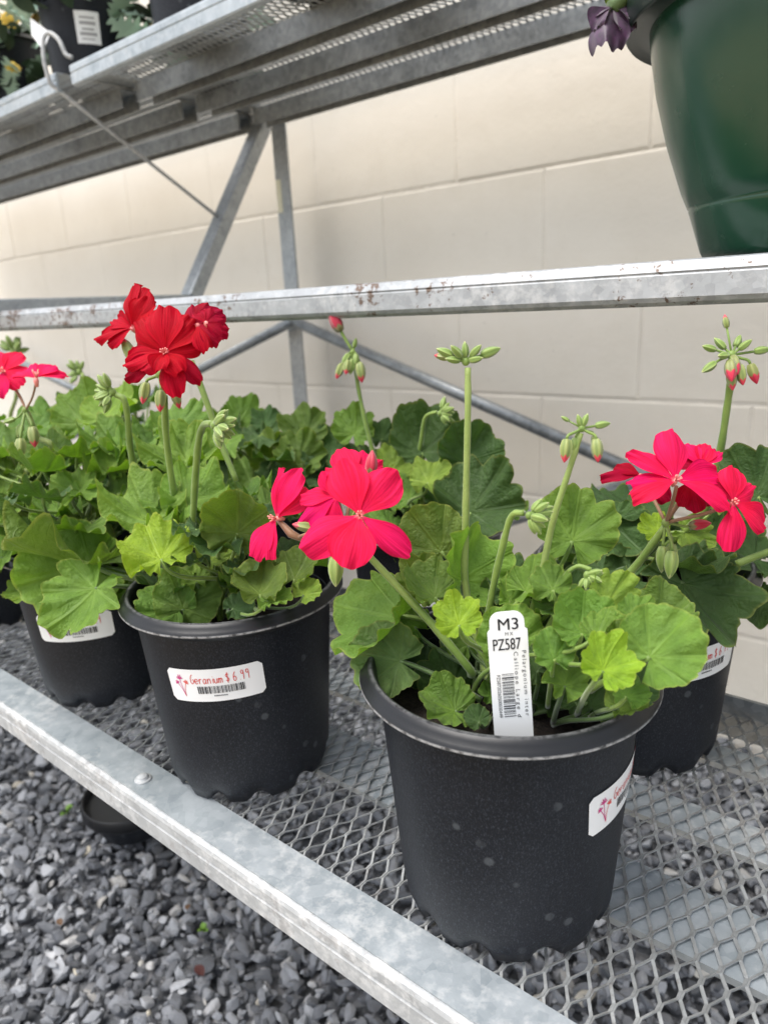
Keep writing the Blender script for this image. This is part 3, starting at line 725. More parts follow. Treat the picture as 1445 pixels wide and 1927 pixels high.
# ------------------------------------------------------------------ foliage
def leaf_mesh(seed, lobe, tooth, cup, fold, ruf, k, gap=24):
    rg = random.Random(seed); na = 112; rings = (0.0, 0.16, 0.34, 0.52, 0.70, 0.86, 0.95, 1.0)
    ph = [rg.uniform(0, 6.28) for _ in range(4)]; a_, c_ = 0.74, 0.26
    v = []; uv = []; f = []
    span = R_(180 - gap)
    lw = [rg.uniform(0.85, 1.12) for _ in range(7)]
    for i in range(na + 1):
        s = i / na; th = -span + 2 * span * s
        base = c_ * math.cos(th) + math.sqrt(a_ * a_ - (c_ * math.sin(th)) ** 2)
        x7 = s * 7; li = min(6, int(x7)); fx = x7 - li
        lob = math.sin(math.pi * fx) ** 0.7
        amp = lw[li] * lob + (1 - lob) * 1.0
        tt = abs(math.sin(math.pi * (fx * 2.5 + 0.3 * math.sin(ph[2] + li * 2.1))))
        r = base * (1 - lobe * (1 - lob)) * (1 - 0.25 * lobe + 0.25 * lobe * amp) * (1 - tooth * (1 - tt ** 0.6))
        vein = math.exp(-((fx - 0.5) / 0.10) ** 2)
        for j, q in enumerate(rings):
            R = r * q; x = math.sin(th) * R; y = math.cos(th) * R
            z = cup * R * R + fold * abs(x) * (0.4 + 0.6 * q)
            z += ruf * q ** 2.2 * (math.sin(k * th + ph[0]) + 0.5 * math.sin((k + 2.3) * th + ph[1]))
            z += 0.105 * q * (1 - vein) * (0.6 + 0.4 * math.sin(3 * th + ph[2])) + 0.02 * math.sin(4 * x + ph[2]) * math.sin(4 * y + ph[3]) * q
            z += (0.03 + ruf * 0.38) * q ** 4 * math.sin(13 * th + ph[3] + 1.5 * math.sin(2 * th + ph[1])) + 0.035 * q * (1 - q) * 4 * math.sin(5.3 * x + ph[0]) * math.sin(6.1 * y + ph[1])
            v.append((x, y, z)); uv.append((s, q))
    n = len(rings)
    for i in range(na):
        for j in range(n - 1):
            a = i * n + j
            if j == 0: f.append((a, a + 1, a + n + 1))
            else: f.append((a, a + 1, a + n + 1, a + n))
    o = new_obj('leaf', v, f, M['leaf'], None, True, uv); me = o.data; bpy.data.objects.remove(o); return me
LV = {0: [leaf_mesh(1, .05, .045, .14, .04, .075, 4), leaf_mesh(2, .07, .05, .10, .08, .085, 5)],
      1: [leaf_mesh(3, .09, .06, .28, .05, .15, 5, 16), leaf_mesh(4, .11, .06, .22, .05, .17, 6, 16), leaf_mesh(14, .10, .06, .15, .12, .16, 5, 16)],
      2: [leaf_mesh(5, .07, .055, .46, .10, .09, 4), leaf_mesh(6, .06, .05, .55, .05, .10, 5)],
      3: [leaf_mesh(7, .19, .075, .20, .10, .10, 5, 16), leaf_mesh(8, .17, .085, .26, .06, .11, 4, 18), leaf_mesh(15, .21, .08, .15, .14, .12, 5, 14)],
      4: [leaf_mesh(9, .07, .05, .12, .50, .09, 4), leaf_mesh(10, .09, .055, .18, .42, .10, 5)],
      5: [leaf_mesh(11, .09, .06, .05, .14, .13, 4), leaf_mesh(12, .11, .06, .14, .18, .12, 5)],
      6: [leaf_mesh(21, .15, .08, .42, .12, .19, 7, 12), leaf_mesh(22, .17, .08, .35, .10, .20, 6, 12)]}
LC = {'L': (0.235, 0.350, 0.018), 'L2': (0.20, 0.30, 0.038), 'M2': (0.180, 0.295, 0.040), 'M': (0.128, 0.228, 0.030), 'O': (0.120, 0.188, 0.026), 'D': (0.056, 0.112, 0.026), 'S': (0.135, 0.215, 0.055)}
def frame(tip_ang, n):
    """rotation whose Z is the blade normal and Y its tip, both given in the picture's own directions but built in the world"""
    z = (RIGHT * n[0] + UP * n[1] - FWD * n[2]).normalized()
    t = RIGHT * math.cos(R_(tip_ang)) + UP * math.sin(R_(tip_ang))
    t = t - z * t.dot(z)
    if t.length < 1e-3: t = z.orthogonal()
    t.normalize(); x = t.cross(z)
    return Matrix((x, t, z)).transposed()
class Plant:
    def __init__(s, key, label, name='geranium_plant', base=None, group='geranium plants'):
        x, y = POTS[key] if base is None else base[:2]; z = BZ + 0.122 if base is None else base[2]
        s.upb = {'P2': .30, 'P3': .42, 'P4': .42, 'B1': .15}.get(key, 0.0); s.c = Vector((x, y, z)); s.y = y; s.o = thing(name, label, 'plant', s.c, group); s.rg = random.Random(key + label)
    def root(s): return s.c + Vector((s.rg.uniform(-.016, .016), s.rg.uniform(-.016, .016), s.rg.uniform(0.0, 0.035)))
    def leaf_at(s, P, Rm, rot, var, color, root=None, stem='stem', spots=False, sr=None):
        me = s.rg.choice(LV[var])
        mat = Matrix.Translation(P) @ rot.to_4x4() @ Matrix.Diagonal((Rm, Rm, Rm, 1))
        o = bpy.data.objects.new('leaf', me); col.objects.link(o); attach(o, s.o, mat)
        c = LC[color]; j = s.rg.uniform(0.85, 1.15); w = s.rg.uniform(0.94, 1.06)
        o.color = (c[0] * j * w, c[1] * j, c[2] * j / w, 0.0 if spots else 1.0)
        rt = Vector(root) if root is not None else s.root()
        if root is None: rt.z = s.c.z + max(-0.002, min(rt.z - s.c.z, P.z - s.c.z - 0.02))
        z = rot.col[2]; y = rot.col[1]; dist = (P - rt).length
        back = (-z * 0.5 - y * 0.5).normalized()
        if back.z > 0.3: back = Vector((back.x, back.y, -0.2)).normalized()
        lift = max(0.05, min(0.4, (P.z - rt.z) / max(dist, 1e-4) * 0.6))
        pts = bez(rt, rt + Vector((0, 0, 1)) * dist * lift + (P - rt) * 0.15, P + back * dist * 0.33, P, 12)
        low = P.z - s.c.z < 0.045
        if low: stem = 'stem_dark'
        if root is not None or low: pts = bez(rt, rt.lerp(P, .35) + Vector((0, 0, dist * .06)), P + back * dist * .22, P, 12)
        r0 = sr or min(0.0018, 0.0009 + Rm * 0.016)
        k = MB().tube(pts, [r0 * (1.25 - 0.4 * i / 12) for i in range(13)], 8).build('leaf_stalk', M[stem], None, True); attach(k, o)
        return o
    def leaf(s, u, v, dy, Rp, ang, n, var, color, **kw):
        n = (n[0] + s.rg.gauss(0, .16), n[1] + s.rg.gauss(0, .10) + (s.upb if n[1] > .3 and dy > -.07 else 0), n[2]); P = at_y(u, v, s.y + dy); return s.leaf_at(P, Rp * 0.92 * px_m(P), frame(ang, n), var, color, **kw)
    def fill(s, count, rmin, rmax, zmin, zmax, size, colors, az0=0, az1=360):
        for i in range(count):
            a = R_(s.rg.uniform(az0, az1)); r = s.rg.uniform(rmin, rmax); z = s.rg.uniform(zmin, zmax)
            P = s.c + Vector((math.cos(a) * r, math.sin(a) * r, z))
            out = Vector((math.cos(a), math.sin(a), 0)); tl = s.rg.uniform(0.1, 0.75)
            zz = (Vector((0, 0, 1)) + out * tl * s.rg.uniform(-.3, 1.0) + Vector((s.rg.gauss(0, .2), s.rg.gauss(0, .2), 0))).normalized()
            t = (out - zz * out.dot(zz)).normalized(); x = t.cross(zz)
            s.leaf_at(P, s.rg.uniform(*size), Matrix((x, t, zz)).transposed(), s.rg.choice((0, 1, 1, 2, 3, 3, 5, 6, 6)), s.rg.choice(colors))
    def stem(s, pts, dys, r, mat='stem', name='flower_stem'):
        n = len(pts); P = []
        for i, (u, v) in enumerate(pts):
            dy = dys[0] + (dys[1] - dys[0]) * i / (n - 1); P.append(at_y(u, v, s.y + dy))
        path = crom(P, 6); rm = 0.86 * r * px_m(P[0])
        m = len(path) - 1
        return MB().tube(path, [rm * (1.1 - 0.25 * i / m) for i in range(m + 1)], 10).build(name, M[mat], s.o, True)
    def to_crown(s, pts, dys, r, mat='stem'):        # a flower stalk that runs on down to the crown
        P = [at_y(u, v, s.y + dys[0] + (dys[1] - dys[0]) * i / (len(pts) - 1)) for i, (u, v) in enumerate(pts)]
        path = crom(P + [s.root() + Vector((0, 0, -0.004))], 6); rm = 0.86 * r * px_m(P[0]); m = len(path) - 1
        return MB().tube(path, [rm * (0.88 + 0.3 * i / m) * (1 + 0.05 * math.sin(i * 1.7 + r) + 0.04 * math.sin(i * 0.6)) for i in range(m + 1)], 10).build('flower_stem', M[mat], s.o, True)

# buds: a hub of bracts and pedicels (part) carrying single buds (sub-parts)
def bud_mesh(matn):
    n = 12; prof = [(0.0, 0.0), (0.16, 0.03), (0.21, 0.14), (0.25, 0.32), (0.24, 0.52), (0.185, 0.72), (0.10, 0.88), (0.035, 0.97), (0.0, 1.0)]
    v = []; uv = []; f = []
    for r, z in prof:
        for k in range(n + 1):
            t = 6.28318 * k / n; rr = r * (1 + 0.07 * math.cos(5 * t)); v.append((rr * math.cos(t), rr * math.sin(t), z)); uv.append((k / n, z))
    for i in range(len(prof) - 1):
        for k in range(n): a = i * (n + 1) + k; f.append((a, a + 1, a + n + 2, a + n + 1))
    o = new_obj('bud', v, f, M[matn], None, True, uv); me = o.data; bpy.data.objects.remove(o); return me
BM = {k: bud_mesh(k) for k in ('bud_green', 'bud_red', 'bud_open', 'bud_flower')}
def bud_cluster(pl, u, v, dy, buds, seed=0, hub=6):
    """buds: list of (angle in picture, pedicel px, bud length px, material, lean towards viewer, droop angle or None)"""
    P = at_y(u, v, pl.y + dy); s = px_m(P); rg = random.Random(seed + int(u)); mb = MB()
    rings = 6
    mb.v.append(P + UP * hub * s)
    for i in range(1, rings):
        t = math.pi * i / rings
        for k in range(10): a = 6.2832 * k / 10; mb.v.append(P + UP * math.cos(t) * hub * s + (RIGHT * math.cos(a) + FWD * math.sin(a)) * math.sin(t) * hub * 0.9 * s)
    mb.v.append(P - UP * hub * s)
    for k in range(10): mb.f.append((0, 1 + k, 1 + (k + 1) % 10)); mb.f.append((len(mb.v) - 1, 1 + (rings - 2) * 10 + (k + 1) % 10, 1 + (rings - 2) * 10 + k))
    for i in range(rings - 2):
        for k in range(10): k2 = (k + 1) % 10; mb.f.append((1 + i * 10 + k, 1 + (i + 1) * 10 + k, 1 + (i + 1) * 10 + k2, 1 + i * 10 + k2))
    todo = []
    for ang, ped, ln, mt, lean, droop in buds:
        ln *= 0.88; ped *= 0.92
        d = (RIGHT * math.cos(R_(ang)) + UP * math.sin(R_(ang)) - FWD * lean).normalized()
        B = P + d * ped * s; bd = d
        if droop is not None:
            bd = (RIGHT * math.cos(R_(droop)) + UP * math.sin(R_(droop)) - FWD * lean * 0.5).normalized()
            path = bez(P, P + d * ped * s * 0.7, B - bd * ped * s * 0.35, B, 7)
        else: path = [P, P.lerp(B, 0.5), B + bd * ln * 0.05 * s]
        mb.tube(path, 2.6 * s * (ln / 34.0) ** 0.5, 6); todo.append((B, bd, ln, mt))
    hubo = mb.build('bud_cluster', M['stem'], pl.o, True)
    for B, bd, ln, mt in todo:
        q = bd.to_track_quat('Z', 'Y').to_matrix(); o = bpy.data.objects.new('bud', BM[mt]); col.objects.link(o)
        attach(o, hubo, Matrix.Translation(B) @ q.to_4x4() @ Matrix.Diagonal((ln * s * 0.98, ln * s * 0.98, ln * s, 1)))
def rbuds(n, seed, a0, a1, ped, ln, mats=('bud_green',), lean=(-.6, 1.0)):
    rg = random.Random(seed)
    return [(a0 + (a1 - a0) * (i + rg.uniform(.1, .9)) / n, ped * rg.uniform(.35, 1.1), ln * rg.uniform(.8, 1.1), rg.choice(mats), rg.uniform(*lean), None) for i in range(n)]

# petals
def petal_mesh(seed, wide, wave, cup, notch):
    rg = random.Random(seed); nu, nv = 18, 16; v = []; uv = []; f = []; p1, p2 = rg.uniform(0, 6), rg.uniform(0, 6)
    for i in range(nv + 1):
        t = i / nv
        for j in range(nu + 1):
            s = j / nu * 2 - 1
            hw = wide * 0.48 * (0.09 + 0.91 * math.sin(min(1, t / 0.74) * math.pi / 2) ** 1.75)
            ln = 1.0 - (0.20 * abs(s) ** 2.6) - notch * max(0, 1 - abs(s) * 3.2) + 0.018 * math.sin(5 * s + p1)
            if t > 0.72: hw *= math.sqrt(max(0.0, 1 - ((t - 0.72) / 0.28) ** 2 * 0.32))
            y = t * ln; x = s * hw
            z = cup * (s * s) * hw * 1.6 + 0.10 * math.sin(t * 2.4) - 0.12 * t * t + wave * t ** 2 * math.sin(4.2 * s + p2) + wave * 0.6 * t ** 5 * math.sin(11 * s + p1)
            v.append((x, y, z)); uv.append((j / nu, t))
    for i in range(nv):
        for j in range(nu): a = i * (nu + 1) + j; f.append((a, a + 1, a + nu + 2, a + nu + 1))
    o = new_obj('petal', v, f, M['petal'], None, True, uv); me = o.data; bpy.data.objects.remove(o); return me
PV = {w: [petal_mesh(k * 7 + int(w * 100), w, 0.06, 0.12 * ((k % 3) - 0.6), 0.02 * (k % 2)) for k in range(3)] for w in (0.28, 0.45, 0.62, 0.8, 1.0)}
PR = {w: [petal_mesh(k * 5 + int(w * 90), w, 0.085, 0.25 * ((k % 3) - 0.7), 0.03) for k in range(3)] for w in (0.45, 0.62, 0.8, 1.0)}
CORAL, CRIM, PINK, DEEP = (0.95, 0.014, 0.108), (0.56, 0.0008, 0.018), (0.85, 0.006, 0.150), (0.42, 0.001, 0.028)
def floret(pl, u, v, dy, petals, color, ruffled=False, stamens=True, nface=(0, 0.15, 1)):
    """petals: (angle, length px, width px, normal or None, colour or None, depth offset)"""
    P = at_y(u, v, pl.y + dy); s = px_m(P); mb = MB()
    z = (RIGHT * nface[0] + UP * nface[1] - FWD * nface[2]).normalized()
    mb.tube([P - z * 16 * s, P - z * 5 * s, P + z * 1.5 * s], [3.2 * s, 5.0 * s, 4.0 * s], 10)
    if stamens:
        rg = random.Random(int(u + v))
        for k in range(7):
            a = 6.283 * k / 7; q = z.orthogonal().normalized(); w = z.cross(q)
            e = P + z * (13 + rg.uniform(-3, 4)) * s + (q * math.cos(a) + w * math.sin(a)) * rg.uniform(3, 8) * s
            mb.tube([P, P.lerp(e, .6), e], [0.9 * s, 0.9 * s, 1.7 * s], 5)
    fo = mb.build('floret', M['throat'], pl.o, True); rg = random.Random(int(u * 3 + v)); T = PR if ruffled else PV
    for i, pt in enumerate(petals):
        ang, ln, wd = pt[:3]; n = pt[3] if len(pt) > 3 and pt[3] else (rg.uniform(-.15, .15), rg.uniform(.05, .35), 1)
        c = pt[4] if len(pt) > 4 and pt[4] else color; off = pt[5] if len(pt) > 5 else 0.0
        key = min(T.keys(), key=lambda k: abs(k - wd / ln)); me = rg.choice(T[key]); fx = (wd / ln) / key
        Q = P + z * (i * 0.35 + off) * s
        o = bpy.data.objects.new('petal', me); col.objects.link(o)
        attach(o, fo, Matrix.Translation(Q) @ frame(ang, n).to_4x4() @ Matrix.Diagonal((ln * s * fx, ln * s, ln * s, 1)))
        j = rg.uniform(.92, 1.06); o.color = (min(.95, c[0] * j), c[1] * j, c[2] * rg.uniform(.75, 1.35), 1)
    return fo
plain('throat', (0.80, 0.25, 0.22), 0.5)

# ================================================================== the geraniums
# --- front pot with the M3 tag
g1 = Plant('P1', 'geranium with an open coral flower leaning left, growing in the M3-tagged front pot')
NF, NU, NM = (0, .35, .93), (0, .85, .5), (0, .6, .8)
g1.leaf(752, 1244, -.035, 108, 168, (-.1, .35, .93), 0, 'S', root=at_y(905, 1318, .300), spots=True)
g1.leaf(752, 1160, -.015, 150, 218, (-.62, .6, .35), 4, 'M')
g1.leaf(863, 1176, -.050, 72, 100, (.1, .45, .85), 3, 'L')
g1.leaf(955, 1222, -.020, 98, 75, (0, .25, .95), 0, 'M2')
g1.leaf(1095, 1192, -.020, 88, 85, (-.1, .5, .85), 2, 'M'); g1.leaf(1120, 1200, -.026, 70, 15, (0, .75, .6), 2, 'M2')
g1.leaf(1222, 1236, -.030, 122, 46, (.05, .38, .9), 0, 'M2', root=at_y(1110, 1300, .300))
g1.leaf(1134, 1262, -.050, 90, 60, (-.1, .45, .88), 3, 'L', root=at_y(1085, 1345, .305))
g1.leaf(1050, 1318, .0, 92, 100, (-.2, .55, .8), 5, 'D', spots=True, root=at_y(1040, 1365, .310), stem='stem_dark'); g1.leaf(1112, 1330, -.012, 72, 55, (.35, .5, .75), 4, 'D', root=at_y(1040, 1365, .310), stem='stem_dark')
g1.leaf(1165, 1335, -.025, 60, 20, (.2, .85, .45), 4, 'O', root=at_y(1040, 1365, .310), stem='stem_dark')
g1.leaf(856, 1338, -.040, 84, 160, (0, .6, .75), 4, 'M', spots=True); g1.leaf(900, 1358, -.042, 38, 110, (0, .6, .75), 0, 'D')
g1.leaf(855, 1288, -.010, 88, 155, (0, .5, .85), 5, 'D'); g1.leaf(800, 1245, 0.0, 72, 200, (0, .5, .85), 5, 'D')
g1.leaf(830, 1038, .020, 108, 128, (0, .05, .98), 0, 'O'); g1.leaf(868, 1092, 0.0, 120, 72, (.45, .2, .85), 4, 'M2')
g1.leaf(803, 1104, .000, 80, 128, (.1, .25, .95), 3, 'O'); g1.leaf(818, 1124, -.020, 84, 110, (.1, .82, .5), 2, 'O')
g1.leaf(1076, 1018, .030, 118, 78, (-.1, .38, .92), 5, 'M')
g1.leaf(990, 1114, 0.0, 82, 35, (0, .82, .55), 2, 'M')
g1.leaf(903, 1112, .010, 58, 80, NM, 5, 'M'); g1.leaf(1140, 1140, 0.0, 82, 55, (.1, .35, .92), 3, 'L2')
g1.leaf(1242, 1178, .020, 92, 85, (0, .6, .75), 1, 'O'); g1.leaf(962, 1168, .030, 72, 110, NM, 5, 'D'); g1.leaf(1030, 1175, .030, 72, 70, NM, 0, 'D')
g1.leaf(1010, 1260, .020, 95, 80, NM, 5, 'D'); g1.leaf(1090, 1270, .02, 90, 40, NM, 1, 'D'); g1.leaf(900, 1240, .02, 80, 120, NM, 5, 'D')
g1.leaf(1060, 1120, .02, 70, 100, NM, 5, 'D'); g1.leaf(925, 1310, -.015, 36, 120, NM, 1, 'M'); g1.leaf(1155, 1225, -.03, 66, 45, (.4, .5, .75), 4, 'O')
g1.fill(16, .01, .045, .015, .07, (.018, .028), ('D', 'D', 'M'), 5, 175)
g1.leaf(1042, 1240, -.034, 66, 95, (0, .45, .88), 0, 'M', root=at_y(1030, 1330, .300)); g1.leaf(1062, 1290, -.028, 70, 75, (.1, .55, .8), 1, 'M', root=at_y(1040, 1360, .305)); g1.leaf(1010, 1262, -.02, 60, 120, (-.1, .5, .82), 5, 'D', root=at_y(1000, 1340, .31)); g1.leaf(1178, 1310, -.03, 58, 60, (.1, .6, .75), 5, 'M', root=at_y(1110, 1350, .31)); g1.leaf(960, 1130, .0, 56, 60, NM, 3, 'M2'); g1.leaf(1040, 1110, -.005, 60, 110, NM, 1, 'M'); g1.leaf(880, 1215, -.01, 62, 110, NM, 1, 'M'); g1.leaf(780, 1180, -.01, 60, 130, NM, 3, 'M'); g1.leaf(1190, 1165, -.005, 60, 50, NM, 3, 'M2')
g1.leaf(1085, 1322, -.004, 86, 70, (.1, .6, .75), 1, 'D', root=at_y(1080, 1360, .31)); g1.leaf(1015, 1345, .002, 62, 110, (0, .6, .75), 5, 'D', root=at_y(1010, 1372, .31)); g1.leaf(1070, 1255, .0, 80, 100, NM, 1, 'D'); g1.leaf(1180, 1300, .0, 70, 40, NM, 5, 'D')
g1.to_crown([(650, 1000), (705, 1058), (800, 1160), (880, 1255)], (-.045, -.02), 8.5)
floret(g1, 677, 970, -.055, [(110, 112, 88, (-.1, .05, 1)), (50, 112, 84, (.1, .12, 1)), (-38, 122, 54, (.1, .2, 1)), (-102, 104, 96, (0, .35, .95)), (212, 128, 80, (-.1, .2, 1))], CORAL)
floret(g1, 634, 935, -.040, [(222, 92, 48, (-.2, .4, .9), PINK), (172, 74, 48, (-.2, .6, .8)), (120, 55, 40), (255, 70, 48)], CORAL)
floret(g1, 521, 975, -.050, [(98, 98, 26, (-.85, .1, .5)), (62, 104, 58, (-.4, .1, .9)), (40, 82, 54, (-.3, .2, .9)), (243, 88, 56, (-.35, .3, .9)), (272, 82, 40, (-.5, .3, .8))], CORAL, nface=(-.8, .1, .6))
floret(g1, 668, 905, -.025, [(112, 78, 62, (0, .45, .9)), (82, 70, 60, (0, .5, .85)), (50, 80, 34, (.2, .6, .8)), (150, 64, 44, NM)], CORAL, nface=(0, .6, .8))
bud_cluster(g1, 648, 1003, -.040, [(250, 50, 66, 'bud_green', .2, 270), (66, 130, 54, 'bud_flower', .0, 85), (230, 30, 40, 'bud_green', -.2, 255), (170, 60, 50, 'bud_red', .2, None)], 2, 8)
P_ = at_y(648, 1003, g1.y - .040)
for (uu, vv, dd) in ((677, 970, -.050), (634, 935, -.036), (560, 1012, -.045), (668, 905, -.022)):
    Q_ = at_y(uu, vv, g1.y + dd); MB().tube(bez(P_, P_.lerp(Q_, .3) + UP * .004, P_.lerp(Q_, .7) + UP * .003, Q_, 6), 0.0011, 6).build('pedicel', M['stem_red'], g1.o, True)
MB().tube([at_y(521, 975, g1.y - .048), at_y(548, 1005, g1.y - .046), at_y(572, 1016, g1.y - .043)], [.0012, .0026, .0016], 8).build('calyx', M['stem_red'], g1.o, True)
# tall bud stalks of the same plant
g1.to_crown([(880, 692), (880, 780), (876, 980), (878, 1120)], (.01, .0), 8.0, 'stem_pale')
bud_cluster(g1, 876, 680, .01, [(158, 28, 40, 'bud_green', .1, None), (20, 32, 46, 'bud_green', .1, None), (95, 8, 34, 'bud_green', .3, None), (140, 14, 36, 'bud_green', .5, None), (45, 14, 34, 'bud_green', .5, None), (175, 12, 34, 'bud_green', .2, None), (5, 8, 32, 'bud_green', .6, None), (165, 36, 34, 'bud_red', -.3, None)], 1, 9)
g1.to_crown([(985, 965), (962, 972), (945, 1030), (925, 1120), (918, 1200)], (-.005, .0), 8.0)
bud_cluster(g1, 995, 970, -.007, rbuds(9, 4, -75, 60, 16, 40, ('bud_green',), (-.2, 1.0)), 4, 8)
g1.to_crown([(1092, 815), (1072, 880), (1040, 980), (1020, 1075), (1000, 1160)], (.02, .0), 7.5, 'stem_pale')
bud_cluster(g1, 1094, 806, .02, [(150, 30, 20, 'bud_green', 0, None), (215, 40, 52, 'bud_red', .2, 262), (-40, 36, 52, 'bud_red', .3, 272), (10, 28, 34, 'bud_green', 0, None), (110, 4, 28, 'bud_green', .2, None), (70, 4, 30, 'bud_green', .2, None), (-25, 34, 36, 'bud_red', -.4, 285), (240, 22, 36, 'bud_green', -.3, 265)], 5, 8)
g1.to_crown([(1112, 1072), (1085, 1066), (1060, 1090), (1045, 1150)], (.005, .0), 5.5)
bud_cluster(g1, 1104, 1082, .003, rbuds(8, 8, -130, 40, 8, 30, ('bud_green',), (0, 1.0)), 8, 8)

# --- right-hand coral flower, pot by the wall
g5 = Plant('P5', 'geranium with a wide coral flower near the right edge, in the pot by the wall')
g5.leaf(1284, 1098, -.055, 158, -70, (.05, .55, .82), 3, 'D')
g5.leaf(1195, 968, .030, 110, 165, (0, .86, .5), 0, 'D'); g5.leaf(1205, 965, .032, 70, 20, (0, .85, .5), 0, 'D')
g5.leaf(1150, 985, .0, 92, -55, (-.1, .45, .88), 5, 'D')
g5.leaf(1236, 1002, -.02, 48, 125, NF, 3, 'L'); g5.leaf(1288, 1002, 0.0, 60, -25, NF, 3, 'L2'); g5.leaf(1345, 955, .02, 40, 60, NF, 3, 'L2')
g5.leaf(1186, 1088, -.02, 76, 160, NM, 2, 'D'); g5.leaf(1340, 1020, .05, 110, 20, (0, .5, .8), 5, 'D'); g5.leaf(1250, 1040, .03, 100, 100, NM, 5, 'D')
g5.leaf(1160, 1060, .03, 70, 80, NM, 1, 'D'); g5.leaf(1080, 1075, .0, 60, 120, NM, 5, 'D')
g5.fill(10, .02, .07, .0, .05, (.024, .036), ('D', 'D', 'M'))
g5.to_crown([(1252, 990), (1200, 1060), (1128, 1146)], (-.085, -.085), 9, 'stem')
floret(g5, 1270, 905, -.100, [(93, 102, 70, (0, .2, 1)), (140, 104, 42, (-.2, .35, .9)), (172, 88, 44, (-.1, .75, .65), PINK), (207, 96, 52, (-.1, .6, .8)), (18, 106, 62, (.1, .55, .8), PINK), (-42, 112, 48, (.1, .6, .8))], CORAL, nface=(0, .55, .85))
floret(g5, 1378, 945, -.085, [(85, 70, 60, (.2, .1, .95)), (32, 68, 44, (.3, .2, .9)), (-35, 84, 62, (.3, .25, .9)), (-98, 96, 56, (.1, .2, 1)), (130, 60, 40, (.1, .3, .9), DEEP)], CORAL)
floret(g5, 1318, 880, -.060, [(112, 56, 40, (0, .4, .9)), (70, 55, 44, (0, .4, .9)), (45, 60, 34, (0, .5, .85)), (150, 50, 40, NM, DEEP), (-80, 80, 56, NF, DEEP)], CORAL, nface=(0, .7, .6))
floret(g5, 1205, 895, -.070, [(184, 78, 34, (0, .6, .8), DEEP), (150, 50, 34, NM, DEEP), (-50, 70, 50, NF, DEEP)], DEEP, stamens=False)
floret(g5, 1295, 905, -.080, [(-78, 62, 56, (0, .3, .9), DEEP), (-110, 54, 40, (0, .3, .9), DEEP)], DEEP, stamens=False)
bud_cluster(g5, 1252, 984, -.086, [(-8, 46, 48, 'bud_flower', .1, 8), (-82, 58, 60, 'bud_green', .2, 262), (-95, 48, 58, 'bud_green', -.1, 268), (-70, 46, 50, 'bud_green', -.2, 270)], 3, 9)
P_ = at_y(1252, 984, g5.y - .086)
for (uu, vv, dd) in ((1272, 915, -.096), (1362, 952, -.083), (1318, 885, -.06), (1212, 900, -.07), (1292, 912, -.08)):
    Q_ = at_y(uu, vv, g5.y + dd); MB().tube(bez(P_, P_.lerp(Q_, .35), P_.lerp(Q_, .75) - UP * .003, Q_, 6), 0.0012, 6).build('pedicel', M['stem_red'], g5.o, True)
g5.to_crown([(1378, 690), (1368, 760), (1352, 860), (1325, 960)], (-.01, .0), 8.5, 'stem')
bud_cluster(g5, 1376, 668, -.01, [(100, 56, 30, 'bud_red', 0, None), (205, 42, 38, 'bud_green', .2, 215), (165, 36, 32, 'bud_green', .1, None), (235, 20, 52, 'bud_open', .7, 265), (275, 4, 48, 'bud_open', .9, 272), (-60, 26, 46, 'bud_red', .3, 275), (8, 44, 36, 'bud_green', .1, None), (-30, 40, 46, 'bud_open', .2, 285), (40, 16, 32, 'bud_green', .4, None), (262, 34, 44, 'bud_red', .2, 272), (130, 18, 34, 'bud_green', -.2, None), (60, 22, 34, 'bud_green', -.3, None), (190, 14, 34, 'bud_green', .6, None)], 6, 9)

# --- plant out at the right edge
g8 = Plant('P8', 'dark-leaved geranium cut off by the right edge, behind the coral flower')
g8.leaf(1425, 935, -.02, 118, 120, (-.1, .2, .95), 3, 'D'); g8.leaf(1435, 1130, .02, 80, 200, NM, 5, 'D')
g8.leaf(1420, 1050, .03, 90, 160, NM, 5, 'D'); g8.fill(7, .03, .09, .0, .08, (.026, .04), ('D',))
g8.stem([(1385, 1062), (1425, 1046), (1490, 1022)], (-.02, -.01), 8)
make_pot_thing('nursery_pot', 'black plastic pot just outside the right edge, under dark leaves', *POTS['P8'], BZ, GP, None, 0.9)

# --- plant between the front pots, behind the coral flower
g6 = Plant('P6', 'dark-leaved geranium with small nodding bud, behind the left coral flower')
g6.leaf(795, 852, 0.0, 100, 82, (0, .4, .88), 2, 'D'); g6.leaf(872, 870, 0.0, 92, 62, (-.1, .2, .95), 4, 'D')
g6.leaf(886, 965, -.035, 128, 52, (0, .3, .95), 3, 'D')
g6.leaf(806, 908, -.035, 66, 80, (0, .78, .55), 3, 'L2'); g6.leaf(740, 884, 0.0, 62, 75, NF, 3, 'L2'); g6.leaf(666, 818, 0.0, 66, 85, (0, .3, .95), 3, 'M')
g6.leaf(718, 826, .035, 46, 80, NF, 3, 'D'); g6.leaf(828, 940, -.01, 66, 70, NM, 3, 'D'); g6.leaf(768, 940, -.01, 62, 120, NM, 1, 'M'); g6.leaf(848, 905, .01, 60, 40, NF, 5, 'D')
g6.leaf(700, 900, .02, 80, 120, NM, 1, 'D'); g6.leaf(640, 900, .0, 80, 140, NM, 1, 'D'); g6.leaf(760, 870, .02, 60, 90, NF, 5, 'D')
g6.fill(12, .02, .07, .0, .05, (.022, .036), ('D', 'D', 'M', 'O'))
g6.to_crown([(822, 775), (800, 786), (792, 830), (785, 880)], (.0, .0), 4.6)
bud_cluster(g6, 828, 778, .0, rbuds(9, 9, -70, 80, 10, 26, ('bud_green',), (-.2, .9)), 9, 6)
g6.to_crown([(668, 685), (676, 740), (697, 832), (725, 920)], (.0, .0), 4.8)
